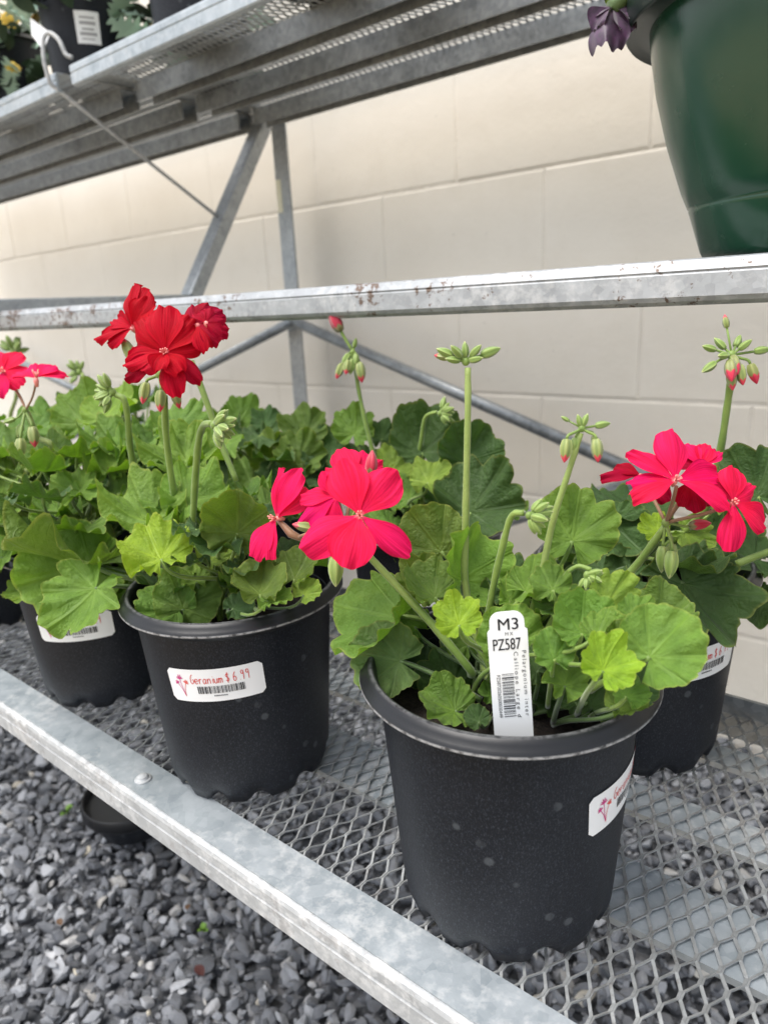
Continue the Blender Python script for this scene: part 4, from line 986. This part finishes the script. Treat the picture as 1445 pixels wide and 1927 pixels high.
bud_cluster(g6, 664, 662, 0.0, [(120, 48, 54, 'bud_flower', 0, 118), (230, 34, 36, 'bud_red', .2, 250), (245, 24, 34, 'bud_red', .5, 262), (262, 16, 36, 'bud_green', .3, 265), (-60, 26, 46, 'bud_red', .2, 278), (75, 8, 22, 'bud_green', .2, None), (215, 12, 28, 'bud_green', .6, 240), (-40, 10, 26, 'bud_green', .6, 270)], 7, 6)

# --- second pot: dark red flower
g2 = Plant('P2', 'geranium with the tall dark red flower head, growing in the second front pot')
g2.leaf(285, 982, -.030, 122, 110, (0, .68, .7), 6, 'M2'); g2.leaf(352, 945, -.005, 100, 65, (0, .5, .85), 1, 'M2'); g2.leaf(340, 945, -.003, 92, 140, (0, .6, .78), 1, 'M2')
g2.leaf(303, 1052, -.060, 102, 110, (-.05, .5, .85), 1, 'L')
g2.leaf(178, 1062, -.050, 190, 174, (0, .98, -.10), 1, 'O', root=at_y(320, 1112, .300)); g2.leaf(172, 1066, -.045, 145, 200, (.05, .3, .93), 0, 'M2')
g2.leaf(180, 1108, -.075, 122, 236, (-.2, .5, .82), 3, 'M', root=at_y(320, 1118, .300))
g2.leaf(345, 1146, -.040, 96, 68, (.1, .2, .95), 0, 'O'); g2.leaf(335, 1146, -.042, 84, 148, (-.1, .35, .9), 4, 'M')
g2.leaf(447, 1003, -.020, 100, 85, (0, -.15, .97), 2, 'O')
g2.leaf(490, 1118, -.035, 80, 92, (0, .6, .75), 4, 'O', spots=True); g2.leaf(555, 1090, -.005, 72, 80, (0, .6, .75), 4, 'O', spots=True)
g2.leaf(505, 1132, -.035, 52, 30, NU, 5, 'M'); g2.leaf(572, 1120, -.012, 42, 60, NF, 0, 'L2'); g2.leaf(440, 1146, -.035, 46, 30, NM, 0, 'D'); g2.leaf(398, 1055, -.02, 56, 70, NM, 3, 'L2')
g2.leaf(425, 1040, .0, 80, 90, NM, 5, 'D'); g2.leaf(350, 1010, .02, 90, 80, NM, 1, 'D'); g2.leaf(370, 1095, -.03, 44, 100, NM, 3, 'L2'); g2.leaf(265, 1075, -.0, 90, 150, NM, 1, 'M'); g2.leaf(400, 960, .02, 84, 80, NM, 1, 'M')
g2.fill(20, .015, .055, .015, .085, (.018, .030), ('D', 'D', 'M'))
g2.to_crown([(310, 745), (314, 830), (330, 940), (352, 1040)], (-.02, .0), 8, 'stem')
g2.to_crown([(400, 796), (381, 804), (371, 860), (363, 990), (358, 1080)], (-.03, -.01), 8, 'stem')
bud_cluster(g2, 404, 800, -.032, rbuds(12, 12, -80, 62, 18, 40, ('bud_green',), (-.3, 1.0)), 12, 9)
g2.stem([(360, 680), (385, 745), (415, 830), (445, 905)], (.03, .03), 7, 'stem')
floret(g2, 312, 664, -.035, [(128, 88, 70, (-.1, .05, 1)), (92, 92, 78, (0, .05, 1)), (56, 86, 66, (.1, .05, 1)), (22, 74, 50, (.2, .15, .95)), (195, 84, 50, (-.1, .4, .9)), (228, 58, 52, (-.1, .5, .85)), (262, 46, 44, (0, .5, .85)), (302, 56, 50, (.1, .45, .9)), (285, 88, 54, (0, .2, .95), None, -9), (-38, 84, 42, (.2, .2, .95), DEEP, -9), (212, 92, 46, (-.1, .2, .95), DEEP, -9), (165, 76, 40, (-.2, .1, .95), DEEP, -12)], CRIM, True)
floret(g2, 250, 618, -.025, [(82, 84, 70, (-.2, .1, 1)), (104, 92, 30, (-.8, .1, .5)), (150, 56, 42, (-.3, .3, .9)), (194, 76, 40, (-.2, .65, .7)), (218, 56, 44, (-.2, .4, .85)), (60, 68, 52, (0, .1, 1)), (125, 66, 36, (-.6, .2, .7))], CRIM, True, False)
floret(g2, 372, 612, -.015, [(100, 46, 44, (0, .3, .9), DEEP), (150, 56, 30, (0, .7, .6)), (62, 50, 46, (.2, .2, .9), DEEP), (30, 58, 50, (.3, .1, .9), DEEP), (-5, 60, 48, (.3, .2, .9), DEEP), (-38, 56, 46, (.2, .3, .9), DEEP), (-72, 58, 42, (.1, .3, .9)), (170, 48, 30, (0, .8, .5), DEEP)], CRIM, True, False)
floret(g2, 388, 608, -.022, [(75, 34, 34, (.3, .2, .8), DEEP), (20, 36, 34, (.4, .1, .8), DEEP), (-40, 36, 34, (.3, .3, .8), DEEP), (130, 34, 30, (.1, .5, .8))], DEEP, True, False)
bud_cluster(g2, 300, 705, -.022, [(215, 30, 48, 'bud_red', .2, 262), (-78, 36, 48, 'bud_red', .3, 270), (150, 66, 52, 'bud_red', -.1, 115), (-45, 40, 44, 'bud_red', -.2, 285)], 13, 8)

# --- third pot and the far-left ones
g3 = Plant('P3', 'bushy light green geranium with nodding green buds, left of the dark red flower')
for a in ((152, 926, -.03, 76, 150, (0, .66, .72), 3, 'M2'), (152, 926, -.032, 50, -20, (0, .66, .72), 3, 'M2'), (115, 880, -.01, 98, 140, (0, .78, .55), 6, 'M2'), (205, 885, .0, 66, 100, (0, .3, .93), 3, 'M2'), (228, 845, .02, 88, 120, (0, .68, .7), 6, 'M2'),
          (235, 845, .02, 80, 30, (0, .7, .68), 6, 'M2'), (32, 938, -.03, 92, 235, (-.2, .4, .9), 5, 'M2'), (60, 1005, -.02, 76, 200, NM, 6, 'M'), (112, 1015, -.02, 66, 165, (0, .2, .95), 5, 'O'), (120, 1018, -.022, 62, 70, (0, .25, .95), 5, 'O'),
          (345, 870, .02, 100, 120, (0, .45, .88), 6, 'M2'), (352, 868, .022, 92, 45, (0, .5, .85), 6, 'M2'), (330, 810, .04, 84, 70, NM, 3, 'M'), (130, 965, -.02, 80, 200, NU, 6, 'M'), (215, 945, -.01, 70, 110, NM, 6, 'M'),
          (262, 905, .02, 80, 80, NM, 1, 'D'), (290, 850, .03, 80, 90, NM, 6, 'M'), (160, 800, .05, 96, 90, (0, .25, .95), 3, 'M'), (100, 815, .05, 90, 120, NM, 3, 'M'), (195, 790, .05, 90, 70, NF, 3, 'M2'), (90, 950, -.01, 80, 180, NU, 5, 'M'), (40, 890, .0, 80, 190, NM, 6, 'M')):
    g3.leaf(*a)
g3.fill(52, .03, .12, .0, .125, (.022, .036), ('M', 'M2', 'M', 'M2', 'D'))
g3.to_crown([(218, 742), (236, 758), (244, 830), (246, 925)], (-.01, .0), 7)
bud_cluster(g3, 212, 738, -.012, rbuds(11, 21, 100, 262, 16, 32, ('bud_green',), (-.3, .9)), 21, 8)
g4 = Plant('P4', 'geranium at the left edge with a half-open coral flower')
for a in ((20, 850, .0, 80, 120, NM, 1, 'M'), (50, 820, .03, 80, 80, NM, 3, 'M'), (10, 905, -.02, 80, 200, NM, 1, 'M'), (0, 960, -.02, 90, 230, NM, 5, 'M2'), (90, 860, .0, 70, 60, NM, 3, 'M')): g4.leaf(*a)
g4.fill(36, .03, .12, .0, .12, (.022, .036), ('M', 'M2', 'D', 'M'))
g4.to_crown([(52, 775), (70, 820), (85, 860)], (-.01, .0), 6.5, 'stem_pale')
floret(g4, 68, 712, -.012, [(150, 52, 40, (0, .75, .6)), (105, 46, 44, (0, .6, .75)), (60, 46, 40, (0, .6, .75)), (30, 56, 34, (.1, .7, .6)), (175, 50, 30, NU)], CORAL, nface=(0, .9, .3))
floret(g4, 8, 700, -.015, [(60, 50, 44, NF), (10, 44, 34, NM), (-40, 50, 40, NF), (-90, 55, 44, NF), (120, 50, 44, NF), (180, 50, 44, NF)], CORAL)
bud_cluster(g4, 48, 772, -.012, [(225, 26, 26, 'bud_green', .2, 200), (-62, 40, 46, 'bud_red', .2, 280), (-90, 62, 46, 'bud_red', .3, 275), (-110, 30, 30, 'bud_green', -.2, 250)], 22, 7)
P_ = at_y(48, 772, g4.y - .012)
for (uu, vv) in ((68, 716), (12, 712), (20, 720)):
    Q_ = at_y(uu, vv, g4.y - .012); MB().tube(bez(P_, P_.lerp(Q_, .35) + RIGHT * .004, P_.lerp(Q_, .75) + RIGHT * .002, Q_, 6), 0.0010, 6).build('pedicel', M['stem_red'], g4.o, True)
gb2 = Plant('B2', 'geranium in the back row at the far left with a pale bud stalk')
gb2.fill(26, .02, .11, .03, .13, (.026, .038), ('M', 'M2', 'D', 'O'))
gb2.to_crown([(28, 668), (32, 740), (36, 810)], (.0, .0), 4.5, 'stem_pale'); bud_cluster(gb2, 28, 664, .0, rbuds(9, 31, 20, 160, 18, 26, ('bud_green',), (-.4, .8)), 31, 7)
gb2.to_crown([(155, 702), (170, 745), (188, 800)], (.0, .0), 4.5, 'stem_pale'); bud_cluster(gb2, 150, 700, .0, rbuds(8, 32, 60, 250, 12, 22, ('bud_green', 'bud_green', 'bud_red'), (-.4, .8)), 32, 7)
gb1 = Plant('B1', 'shaded olive-leaved geranium behind the second pot, in front of the steel post')
for a in ((575, 824, .0, 74, 100, (0, .25, .95), 3, 'O'), (452, 795, .02, 64, 65, (0, .3, .93), 3, 'M'), (515, 868, -.02, 70, 105, (0, .2, .95), 3, 'O'), (560, 872, -.02, 74, 70, (0, .3, .93), 3, 'O'), (615, 865, .0, 74, 100, NF, 3, 'D'), (482, 845, .0, 66, 90, NM, 3, 'D'),
          (440, 905, -.03, 86, 110, NM, 1, 'D'), (535, 915, -.03, 84, 80, NF, 5, 'D'), (600, 925, -.02, 84, 60, NM, 1, 'D'), (475, 915, -.03, 76, 70, NF, 5, 'M'), (500, 800, .02, 46, 90, NF, 3, 'D'), (430, 860, .0, 70, 120, NM, 1, 'M'), (470, 960, -.05, 70, 120, NM, 5, 'D'), (570, 960, -.04, 70, 70, NM, 5, 'D')):
    gb1.leaf(*a)
gb1.fill(30, .02, .10, .0, .10, (.026, .038), ('D', 'O', 'D', 'M'))

# ------------------------------------------------------------------ M3 plant tag
def text_mesh(txt, size, spacing=1.0, sx=1.0):
    cu = bpy.data.curves.new('t', 'FONT'); cu.body = txt; cu.size = size; cu.space_character = spacing; cu.align_x = 'LEFT'
    ob = bpy.data.objects.new('t', cu); col.objects.link(ob)
    dg = bpy.context.evaluated_depsgraph_get(); me = bpy.data.meshes.new_from_object(ob.evaluated_get(dg))
    v = [(p.co.x * sx, p.co.y) for p in me.vertices]; f = [tuple(p.vertices) for p in me.polygons]
    bpy.data.objects.remove(ob); bpy.data.meshes.remove(me)
    x0 = min(a for a, b in v); x1 = max(a for a, b in v); y0 = min(b for a, b in v); y1 = max(b for a, b in v)
    return v, f, (x0, x1, y0, y1)
def build_tag():
    top = at_y(952, 1151, 0.276); bot = at_y(967, 1385, 0.274)
    ax = (bot - top).normalized(); ax_px = (bot - top).length
    s = 75 * px_m(top) / 0.0225 * 1.0
    side = (RIGHT - ax * RIGHT.dot(ax)).normalized(); nrm = side.cross(ax).normalized()
    if nrm.dot(FWD) > 0: nrm = -nrm
    t = thing('plant_tag', 'white plastic plant tag marked M3 and PZ587 stuck in the front pot', 'tag', bot)
    Wd = 0.0225 * s; k = Wd / 560.0                     # zoom units of the photo close-up
    ln = ax_px + 0.018
    def P(x, y, off=0.0): return top + side * x + ax * y + nrm * off
    out = []
    r = 150 * k
    for i in range(9): a = math.pi - math.pi / 2 * i / 8; out.append((-245 * k + r + r * math.cos(a), r - r * math.sin(a)))
    for i in range(9): a = math.pi / 2 - math.pi / 2 * i / 8; out.append((245 * k - r + r * math.cos(a), r - r * math.sin(a)))
    out += [(248 * k, 255 * k), (262 * k, 268 * k), (283 * k, 285 * k), (283 * k, ln - 0.01), (0, ln), (-283 * k, ln - 0.01), (-283 * k, 300 * k), (-262 * k, 268 * k), (-248 * k, 255 * k)]
    n = len(out); v = [P(x, y, 0) for x, y in out] + [P(x, y, -0.0006) for x, y in out]
    f = [tuple(range(n)), tuple(range(2 * n - 1, n - 1, -1))] + [(i, n + i, n + (i + 1) % n, (i + 1) % n) for i in range(n)]
    new_obj('tag_blade', v, f, M['label_white'], t)
    vs, fs = [], []
    def put(txt, x, y, hgt, wid=None, rot=False, spacing=1.0):
        tv, tf, (x0, x1, y0, y1) = text_mesh(txt, 1.0, spacing)
        sc = hgt / 0.72; sx = sc if wid is None else wid / (x1 - x0); b = len(vs)
        for a, c in tv:
            lx, ly = (a - x0) * sx, c * sc
            if rot: X, Y = x + ly, y + lx
            else: X, Y = x + lx - (x1 - x0) * sx / 2, y - ly
            vs.append(P(X * k, Y * k, 0.00025))
        fs.extend([tuple(b + q for q in p) for p in tf])
    put('M3', 12, 268, 178, 285); put('M3', 16, 268, 178, 285); put('MX', 20, 355, 52, 112, False, 1.4); put('PZ587', -22, 570, 180, 392); put('PZ587', -18, 570, 180, 392)
    put('Pelargonium inter', 185, 600, 62, 1010, True, 1.45); put('Calliope Large d', 68, 610, 62, 1010, True, 1.45); put('PZ58720260500030449', -195, 945, 52, 660, True, 1.0)
    new_obj('lettering', vs, fs, M['ink_black'], t)
    mb = MB(); rb = random.Random(4); y = 935
    while y < 1600:
        w = rb.choice((5, 8, 12, 20)); q = [P(x * k, yy * k, 0.00025) for x, yy in ((-122, y), (48, y), (48, y + w), (-122, y + w))]
        b = len(mb.v); mb.v += q; mb.f.append((b, b + 1, b + 2, b + 3)); y += w + rb.choice((7, 10, 16, 22))
    mb.build('barcode', M['ink_black'], t)
build_tag()

# ------------------------------------------------------------------ green pot and its petunia on the middle shelf
def green_pot():
    cx, cy, z = -0.093, 0.640, MID + 0.0005
    t = thing('planter', 'large glossy green planter standing on the rust-spotted middle rail', 'pot', (cx, cy, z))
    prof = [(0.0, 0.0), (0.080, 0.0), (0.0855, 0.0012), (0.0885, 0.006), (0.098, 0.034), (0.0990, 0.0365), (0.0985, 0.0375), (0.1000, 0.0390), (0.1050, 0.050), (0.1175, 0.085), (0.1270, 0.120), (0.1325, 0.150), (0.1340, 0.165), (0.1345, 0.175)]
    o = MB().lathe(prof, 96).build('pot_body', M['greenpot'], None, True); attach(o, t, Matrix.Translation((cx, cy, z)))
    rp = [(0.1285, 0.190), (0.1400, 0.192), (0.1440, 0.188), (0.1455, 0.190), (0.1465, 0.200), (0.1475, 0.225), (0.1465, 0.232), (0.1440, 0.234), (0.1300, 0.234), (0.1260, 0.228), (0.124, 0.195)]
    rp = [(r + 0.005, zz - 0.030) for r, zz in rp]
    o = MB().lathe(rp, 96).build('rim', M['greenrim'], None, True); attach(o, t, Matrix.Translation((cx, cy, z)))
    o = MB().lathe([(0.0, 0.185), (0.128, 0.180)], 48).build('soil', M['soil'], None, True); attach(o, t, Matrix.Translation((cx, cy, z)))
    return cx, cy, z
plain('greenrim', (0.010, 0.022, 0.017), 0.35)
gcx, gcy, gz = green_pot()
def make_petunia():
    m, nt, b = mat_new('petunia_petal'); uv = nt.nodes.new('ShaderNodeUVMap'); uv.uv_map = 'UVMap'; s = nt.nodes.new('ShaderNodeSeparateXYZ'); L(nt, uv.outputs[0], s.inputs[0])
    e = ramp(nt, math_(nt, 'ADD', s.outputs[1], math_(nt, 'MULTIPLY', noise(nt, obj_pos(nt), 3.0, 3), 0.22)), [(1.02, 0.0), (1.12, 0.85)])
    c = mixc(nt, e, mixc(nt, ramp(nt, noise(nt, obj_pos(nt), 5, 4), [(0.4, 0.0), (0.7, 1.0)]), (0.024, 0.005, 0.026), (0.070, 0.018, 0.068)), (0.36, 0.20, 0.34))
    L(nt, c, b.inputs['Base Color']); b.inputs['Roughness'].default_value = 0.5; b.inputs['Sheen Weight'].default_value = 0.3; M['petunia'] = m
make_petunia()
pv = {k: m for k, m in zip(range(3), [x for x in PR[1.0]])}
def petunia():
    pl = Plant('P1', 'dark purple petunia flower with pale edges drooping over the green planter rim', 'petunia_plant', (gcx, gcy, gz + 0.20), 'petunias')
    for u, v, Y, pets in ((1150, 18, .56, [(-95, 84, 80, (-.3, .3, .9)), (-60, 62, 66, (.2, .3, .9)), (-130, 52, 50, (-.5, .4, .7)), (150, 40, 44, (-.2, .6, .6)), (-25, 50, 52, (.3, .4, .8)), (80, 44, 50, (0, .6, .7))]),
                          (1150, -60, .57, [(-95, 50, 60, (-.3, .3, .9)), (30, 62, 66, (.2, .3, .9)), (130, 52, 50, (-.5, .4, .7)), (90, 60, 60, NM)])):
        P = at_y(u, v, Y); s = px_m(P); mb = MB()
        mb.tube([P + Vector((0.03, 0.03, 0.03)), P + Vector((0.012, 0.012, 0.012)), P], [0.0018, 0.003, 0.006], 10)
        fo = mb.build('flower', M['stem_dark'], pl.o, True)
        for i, (ang, ln, wd, n) in enumerate(pets):
            me = PR[1.0][i % 3].copy(); me.materials.clear(); me.materials.append(M['petunia'])
            o = bpy.data.objects.new('petal', me); col.objects.link(o)
            attach(o, fo, Matrix.Translation(P - FWD * i * 0.0006) @ frame(ang, n).to_4x4() @ Matrix.Diagonal((wd * s, ln * s, ln * s * 1.5, 1)))
    pl.leaf_at(at_y(1168, 6, .58), 0.014, frame(200, NM), 0, 'L2'); pl.leaf_at(at_y(1260, -40, .6), 0.02, frame(120, NM), 0, 'M'); pl.leaf_at(at_y(1220, -60, .6), 0.02, frame(60, NM), 0, 'M')
    pl.fill(16, .02, .10, .01, .07, (.012, .02), ('M', 'L2', 'M2'))
petunia()

# ------------------------------------------------------------------ pots and plants on the top shelf
TZ = ZC + 0.3945
def top_pot(x, y, label, lab=None):
    p = thing('nursery_pot', label, 'pot', (x, y, TZ), 'pots on the upper shelf'); T = Matrix.Translation((x, y, TZ))
    for k in ('pot_body', 'rim', 'soil'): o = bpy.data.objects.new(k, _pot_mesh[k]); col.objects.link(o); attach(o, p, T)
    if lab:
        d = ray(*lab).normalized()
        for i in range(5000):
            q = CAM + d * (0.5 + i * 0.0004)
            if 0 < q.z - TZ < 0.15 and math.hypot(q.x - x, q.y - y) <= prad(q.z - TZ): break
        az = math.atan2(q.y - y, q.x - x)
        def fn(off):
            return lambda a, b: (x + (prad(q.z + b - TZ) + off) * math.cos(az + a / 0.07), y + (prad(q.z + b - TZ) + off) * math.sin(az + a / 0.07), q.z + b)
        mb = MB(); quad(mb, -.020, -.024, .020, .024, fn(.0006), 10); lo = mb.build('price_label', M['label_white'], p, True)
        mb = MB()
        for z0, z1, a0, a1 in ((.013, .016, -.012, .012), (.004, .009, -.013, .013), (-.004, -.001, -.010, .010), (-.012, -.007, -.014, .014), (-.018, -.016, -.012, .010)): quad(mb, a0, z0, a1, z1, fn(.0010), 6)
        mb.build('print_lines', M['ink_grey'], lo)
    return p
T1 = at_z(128, 150, TOP + 0.02)
tp1 = (-1.31, 0.810); tp2 = (-0.985, 0.800); tp0 = (-1.62, 0.815); tp3 = (-0.72, 0.81)
top_pot(*tp1, 'black upper-shelf pot with a square white label, behind the hook', (166, 52))
top_pot(*tp2, 'black upper-shelf pot right of the pale jagged leaves, cut off by the top edge')
top_pot(*tp0, 'black upper-shelf pot under yellow-orange flowers at the top left corner')
top_pot(*tp3, 'upper-shelf pot above the ribbed shelf rails, right of the others')
def make_flat(name, c, tr=0.2):
    m, nt, b = mat_new(name); p = obj_pos(nt); L(nt, ramp(nt, noise(nt, p, 3, 3), [(0.3, tuple(x * .8 for x in c)), (0.7, c)]), b.inputs['Base Color']); b.inputs['Roughness'].default_value = 0.6; M[name] = m
make_flat('sage', (0.36, 0.52, 0.40)); make_flat('yellow', (0.72, 0.50, 0.06)); make_flat('orange', (0.55, 0.28, 0.05)); make_flat('darkleaf', (0.030, 0.060, 0.025))
def jag_leaf(ln, wd, seed):                        # deeply cut dusty-miller leaf
    rg = random.Random(seed); v = [(0, 0, 0)]; n = 15
    L_, Rr = [], []
    for i in range(n):
        t = i / (n - 1); w = wd * math.sin(math.pi * min(1, t * .85 + .12)) * (1.0 if i % 2 else 0.42); z = 0.12 * ln * math.sin(t * 3)
        L_.append((-w, t * ln + (0.05 * ln if i % 2 else 0), z + rg.gauss(0, .002))); Rr.append((w, t * ln + (0.05 * ln if i % 2 else 0), z + rg.gauss(0, .002)))
    mid_ = [(0, i / (n - 1) * ln, 0.12 * ln * math.sin(i / (n - 1) * 3) - 0.003) for i in range(n)]
    v = L_ + mid_ + Rr; f = []
    for i in range(n - 1): f.append((i, n + i, n + i + 1, i + 1)); f.append((n + i, 2 * n + i, 2 * n + i + 1, n + i + 1))
    return v, f
def round_leaf(ln, wd):
    n = 9; L_ = []; Rr = []; md = []
    for i in range(n): t = i / (n - 1); w = wd * math.sin(math.pi * t) ** .7; z = .2 * ln * math.sin(2.6 * t); L_.append((-w, t * ln, z + .15 * w)); md.append((0, t * ln, z)); Rr.append((w, t * ln, z + .15 * w))
    f = []
    for i in range(n - 1): f.append((i, n + i, n + i + 1, i + 1)); f.append((n + i, 2 * n + i, 2 * n + i + 1, n + i + 1))
    return L_ + md + Rr, f
_tm = {}
def bushy(label, x, y, z, kind, n, spread, hmin, hmax, seed, name):
    rg = random.Random(seed); t = thing(name, label, 'plant', (x, y, z), 'plants on the upper shelf'); c = Vector((x, y, z))
    keys = {'sage': ('sage',), 'dark': ('darkleaf',), 'mix': ('darkleaf', 'darkleaf', 'sage')}[kind[0]]
    for i in range(n):
        k = rg.choice(keys)
        if k not in _tm:
            v, f = jag_leaf(0.075, 0.024, 2) if k == 'sage' else round_leaf(0.05, 0.014)
            o = new_obj('leaf', v, f, M[k], None, True); _tm[k] = o.data; bpy.data.objects.remove(o)
        a = rg.uniform(0, 6.283); el = rg.uniform(-.3, 1.1); r = rg.uniform(0.25, 1.0) * spread
        P = c + Vector((math.cos(a) * r, math.sin(a) * r, rg.uniform(hmin, hmax)))
        d = Vector((math.cos(a) * math.cos(el), math.sin(a) * math.cos(el), math.sin(el))); s = rg.uniform(.7, 1.25)
        q = d.to_track_quat('Y', 'Z').to_matrix().to_4x4()
        o = bpy.data.objects.new('leaf', _tm[k]); col.objects.link(o); attach(o, t, Matrix.Translation(P) @ q @ Matrix.Rotation(rg.uniform(-.8, .8), 4, 'Y') @ Matrix.Scale(s, 4))
    mb = MB()
    for i in range(7):
        a = 6.283 * i / 7; mb.tube([c + Vector((0, 0, -.004)), c + Vector((math.cos(a) * spread * .35, math.sin(a) * spread * .35, hmax * .5)), c + Vector((math.cos(a) * spread * .7, math.sin(a) * spread * .7, hmax * .8))], [.003, .0022, .001], 6)
    mb.build('stems', M['stem_dark'], t, True)
    if kind[1]:
        for i in range(kind[1]):
            a = rg.uniform(2.4, 6.0); r = rg.uniform(.5, 1.1) * spread; P = c + Vector((math.cos(a) * r, math.sin(a) * r, rg.uniform(hmin, hmax * 1.05)))
            mb = MB(); R0 = rg.uniform(.012, .019)
            for ring in range(3):
                for k in range(10):
                    b = 6.283 * (k + ring * .5) / 10; rr = R0 * (1 - ring * .28); hz = .004 + ring * .004; w = rr * .34; u_ = Vector((math.cos(b), math.sin(b), 0)); w_ = Vector((-u_.y, u_.x, 0)) * w; i0 = len(mb.v)
                    mb.v += [Vector((0, 0, hz * .5)), u_ * rr * .6 - w_ + Vector((0, 0, hz)), u_ * rr * .6 + w_ + Vector((0, 0, hz)), u_ * rr + Vector((0, 0, hz * .5))]; mb.f += [(i0, i0 + 1, i0 + 3, i0 + 2)]
            q = Vector((math.cos(a), math.sin(a), rg.uniform(.1, .9))).to_track_quat('Z', 'Y').to_matrix().to_4x4()
            o = mb.build('flower', M[rg.choice(('yellow', 'yellow', 'orange'))], None, True); attach(o, t, Matrix.Translation(P) @ q)
    return t
bushy('yellow and orange flowered plant in the top left corner', *tp0, TZ + .122, ('mix', 46), 130, .13, -.10, .08, 4, 'marigold_plant')
bushy('silver-green jagged-leaved plant in the labelled upper-shelf pot', *tp1, TZ + .122, ('mix', 8), 110, .11, -.02, .10, 5, 'dusty_miller_plant')
bushy('pale jagged leaves between the two upper-shelf pots', -1.14, 0.93, TZ + .06, ('mix', 6), 70, .09, -.06, .09, 6, 'dusty_miller_plant')
top_pot(-1.14, 0.95, 'upper-shelf pot standing behind the pale jagged leaves')
bushy('leafy plant in the upper-shelf pot cut off by the top edge', *tp2, TZ + .122, ('dark', 4), 60, .10, .0, .10, 8, 'marigold_plant')
bushy('leafy plant on the upper shelf above the ribbed rails', *tp3, TZ + .122, ('dark', 3), 50, .10, .0, .10, 9, 'marigold_plant')
# hanging white price tag by the hook
a_, b_, c_, d_ = at_y(57, 33, .705), at_y(96, 62, .700), at_y(82, 94, .698), at_y(60, 66, .702)
vv = [a_, b_, c_, d_]; vv2 = [p + FWD * 0.0006 for p in vv]
ht = new_obj('paper_tag', vv + vv2, [(0, 1, 2, 3), (7, 6, 5, 4), (0, 4, 5, 1), (1, 5, 6, 2), (2, 6, 7, 3), (3, 7, 4, 0)], M['label_white']); tag(ht, 'small white folded paper tag caught beside the hook', 'tag')
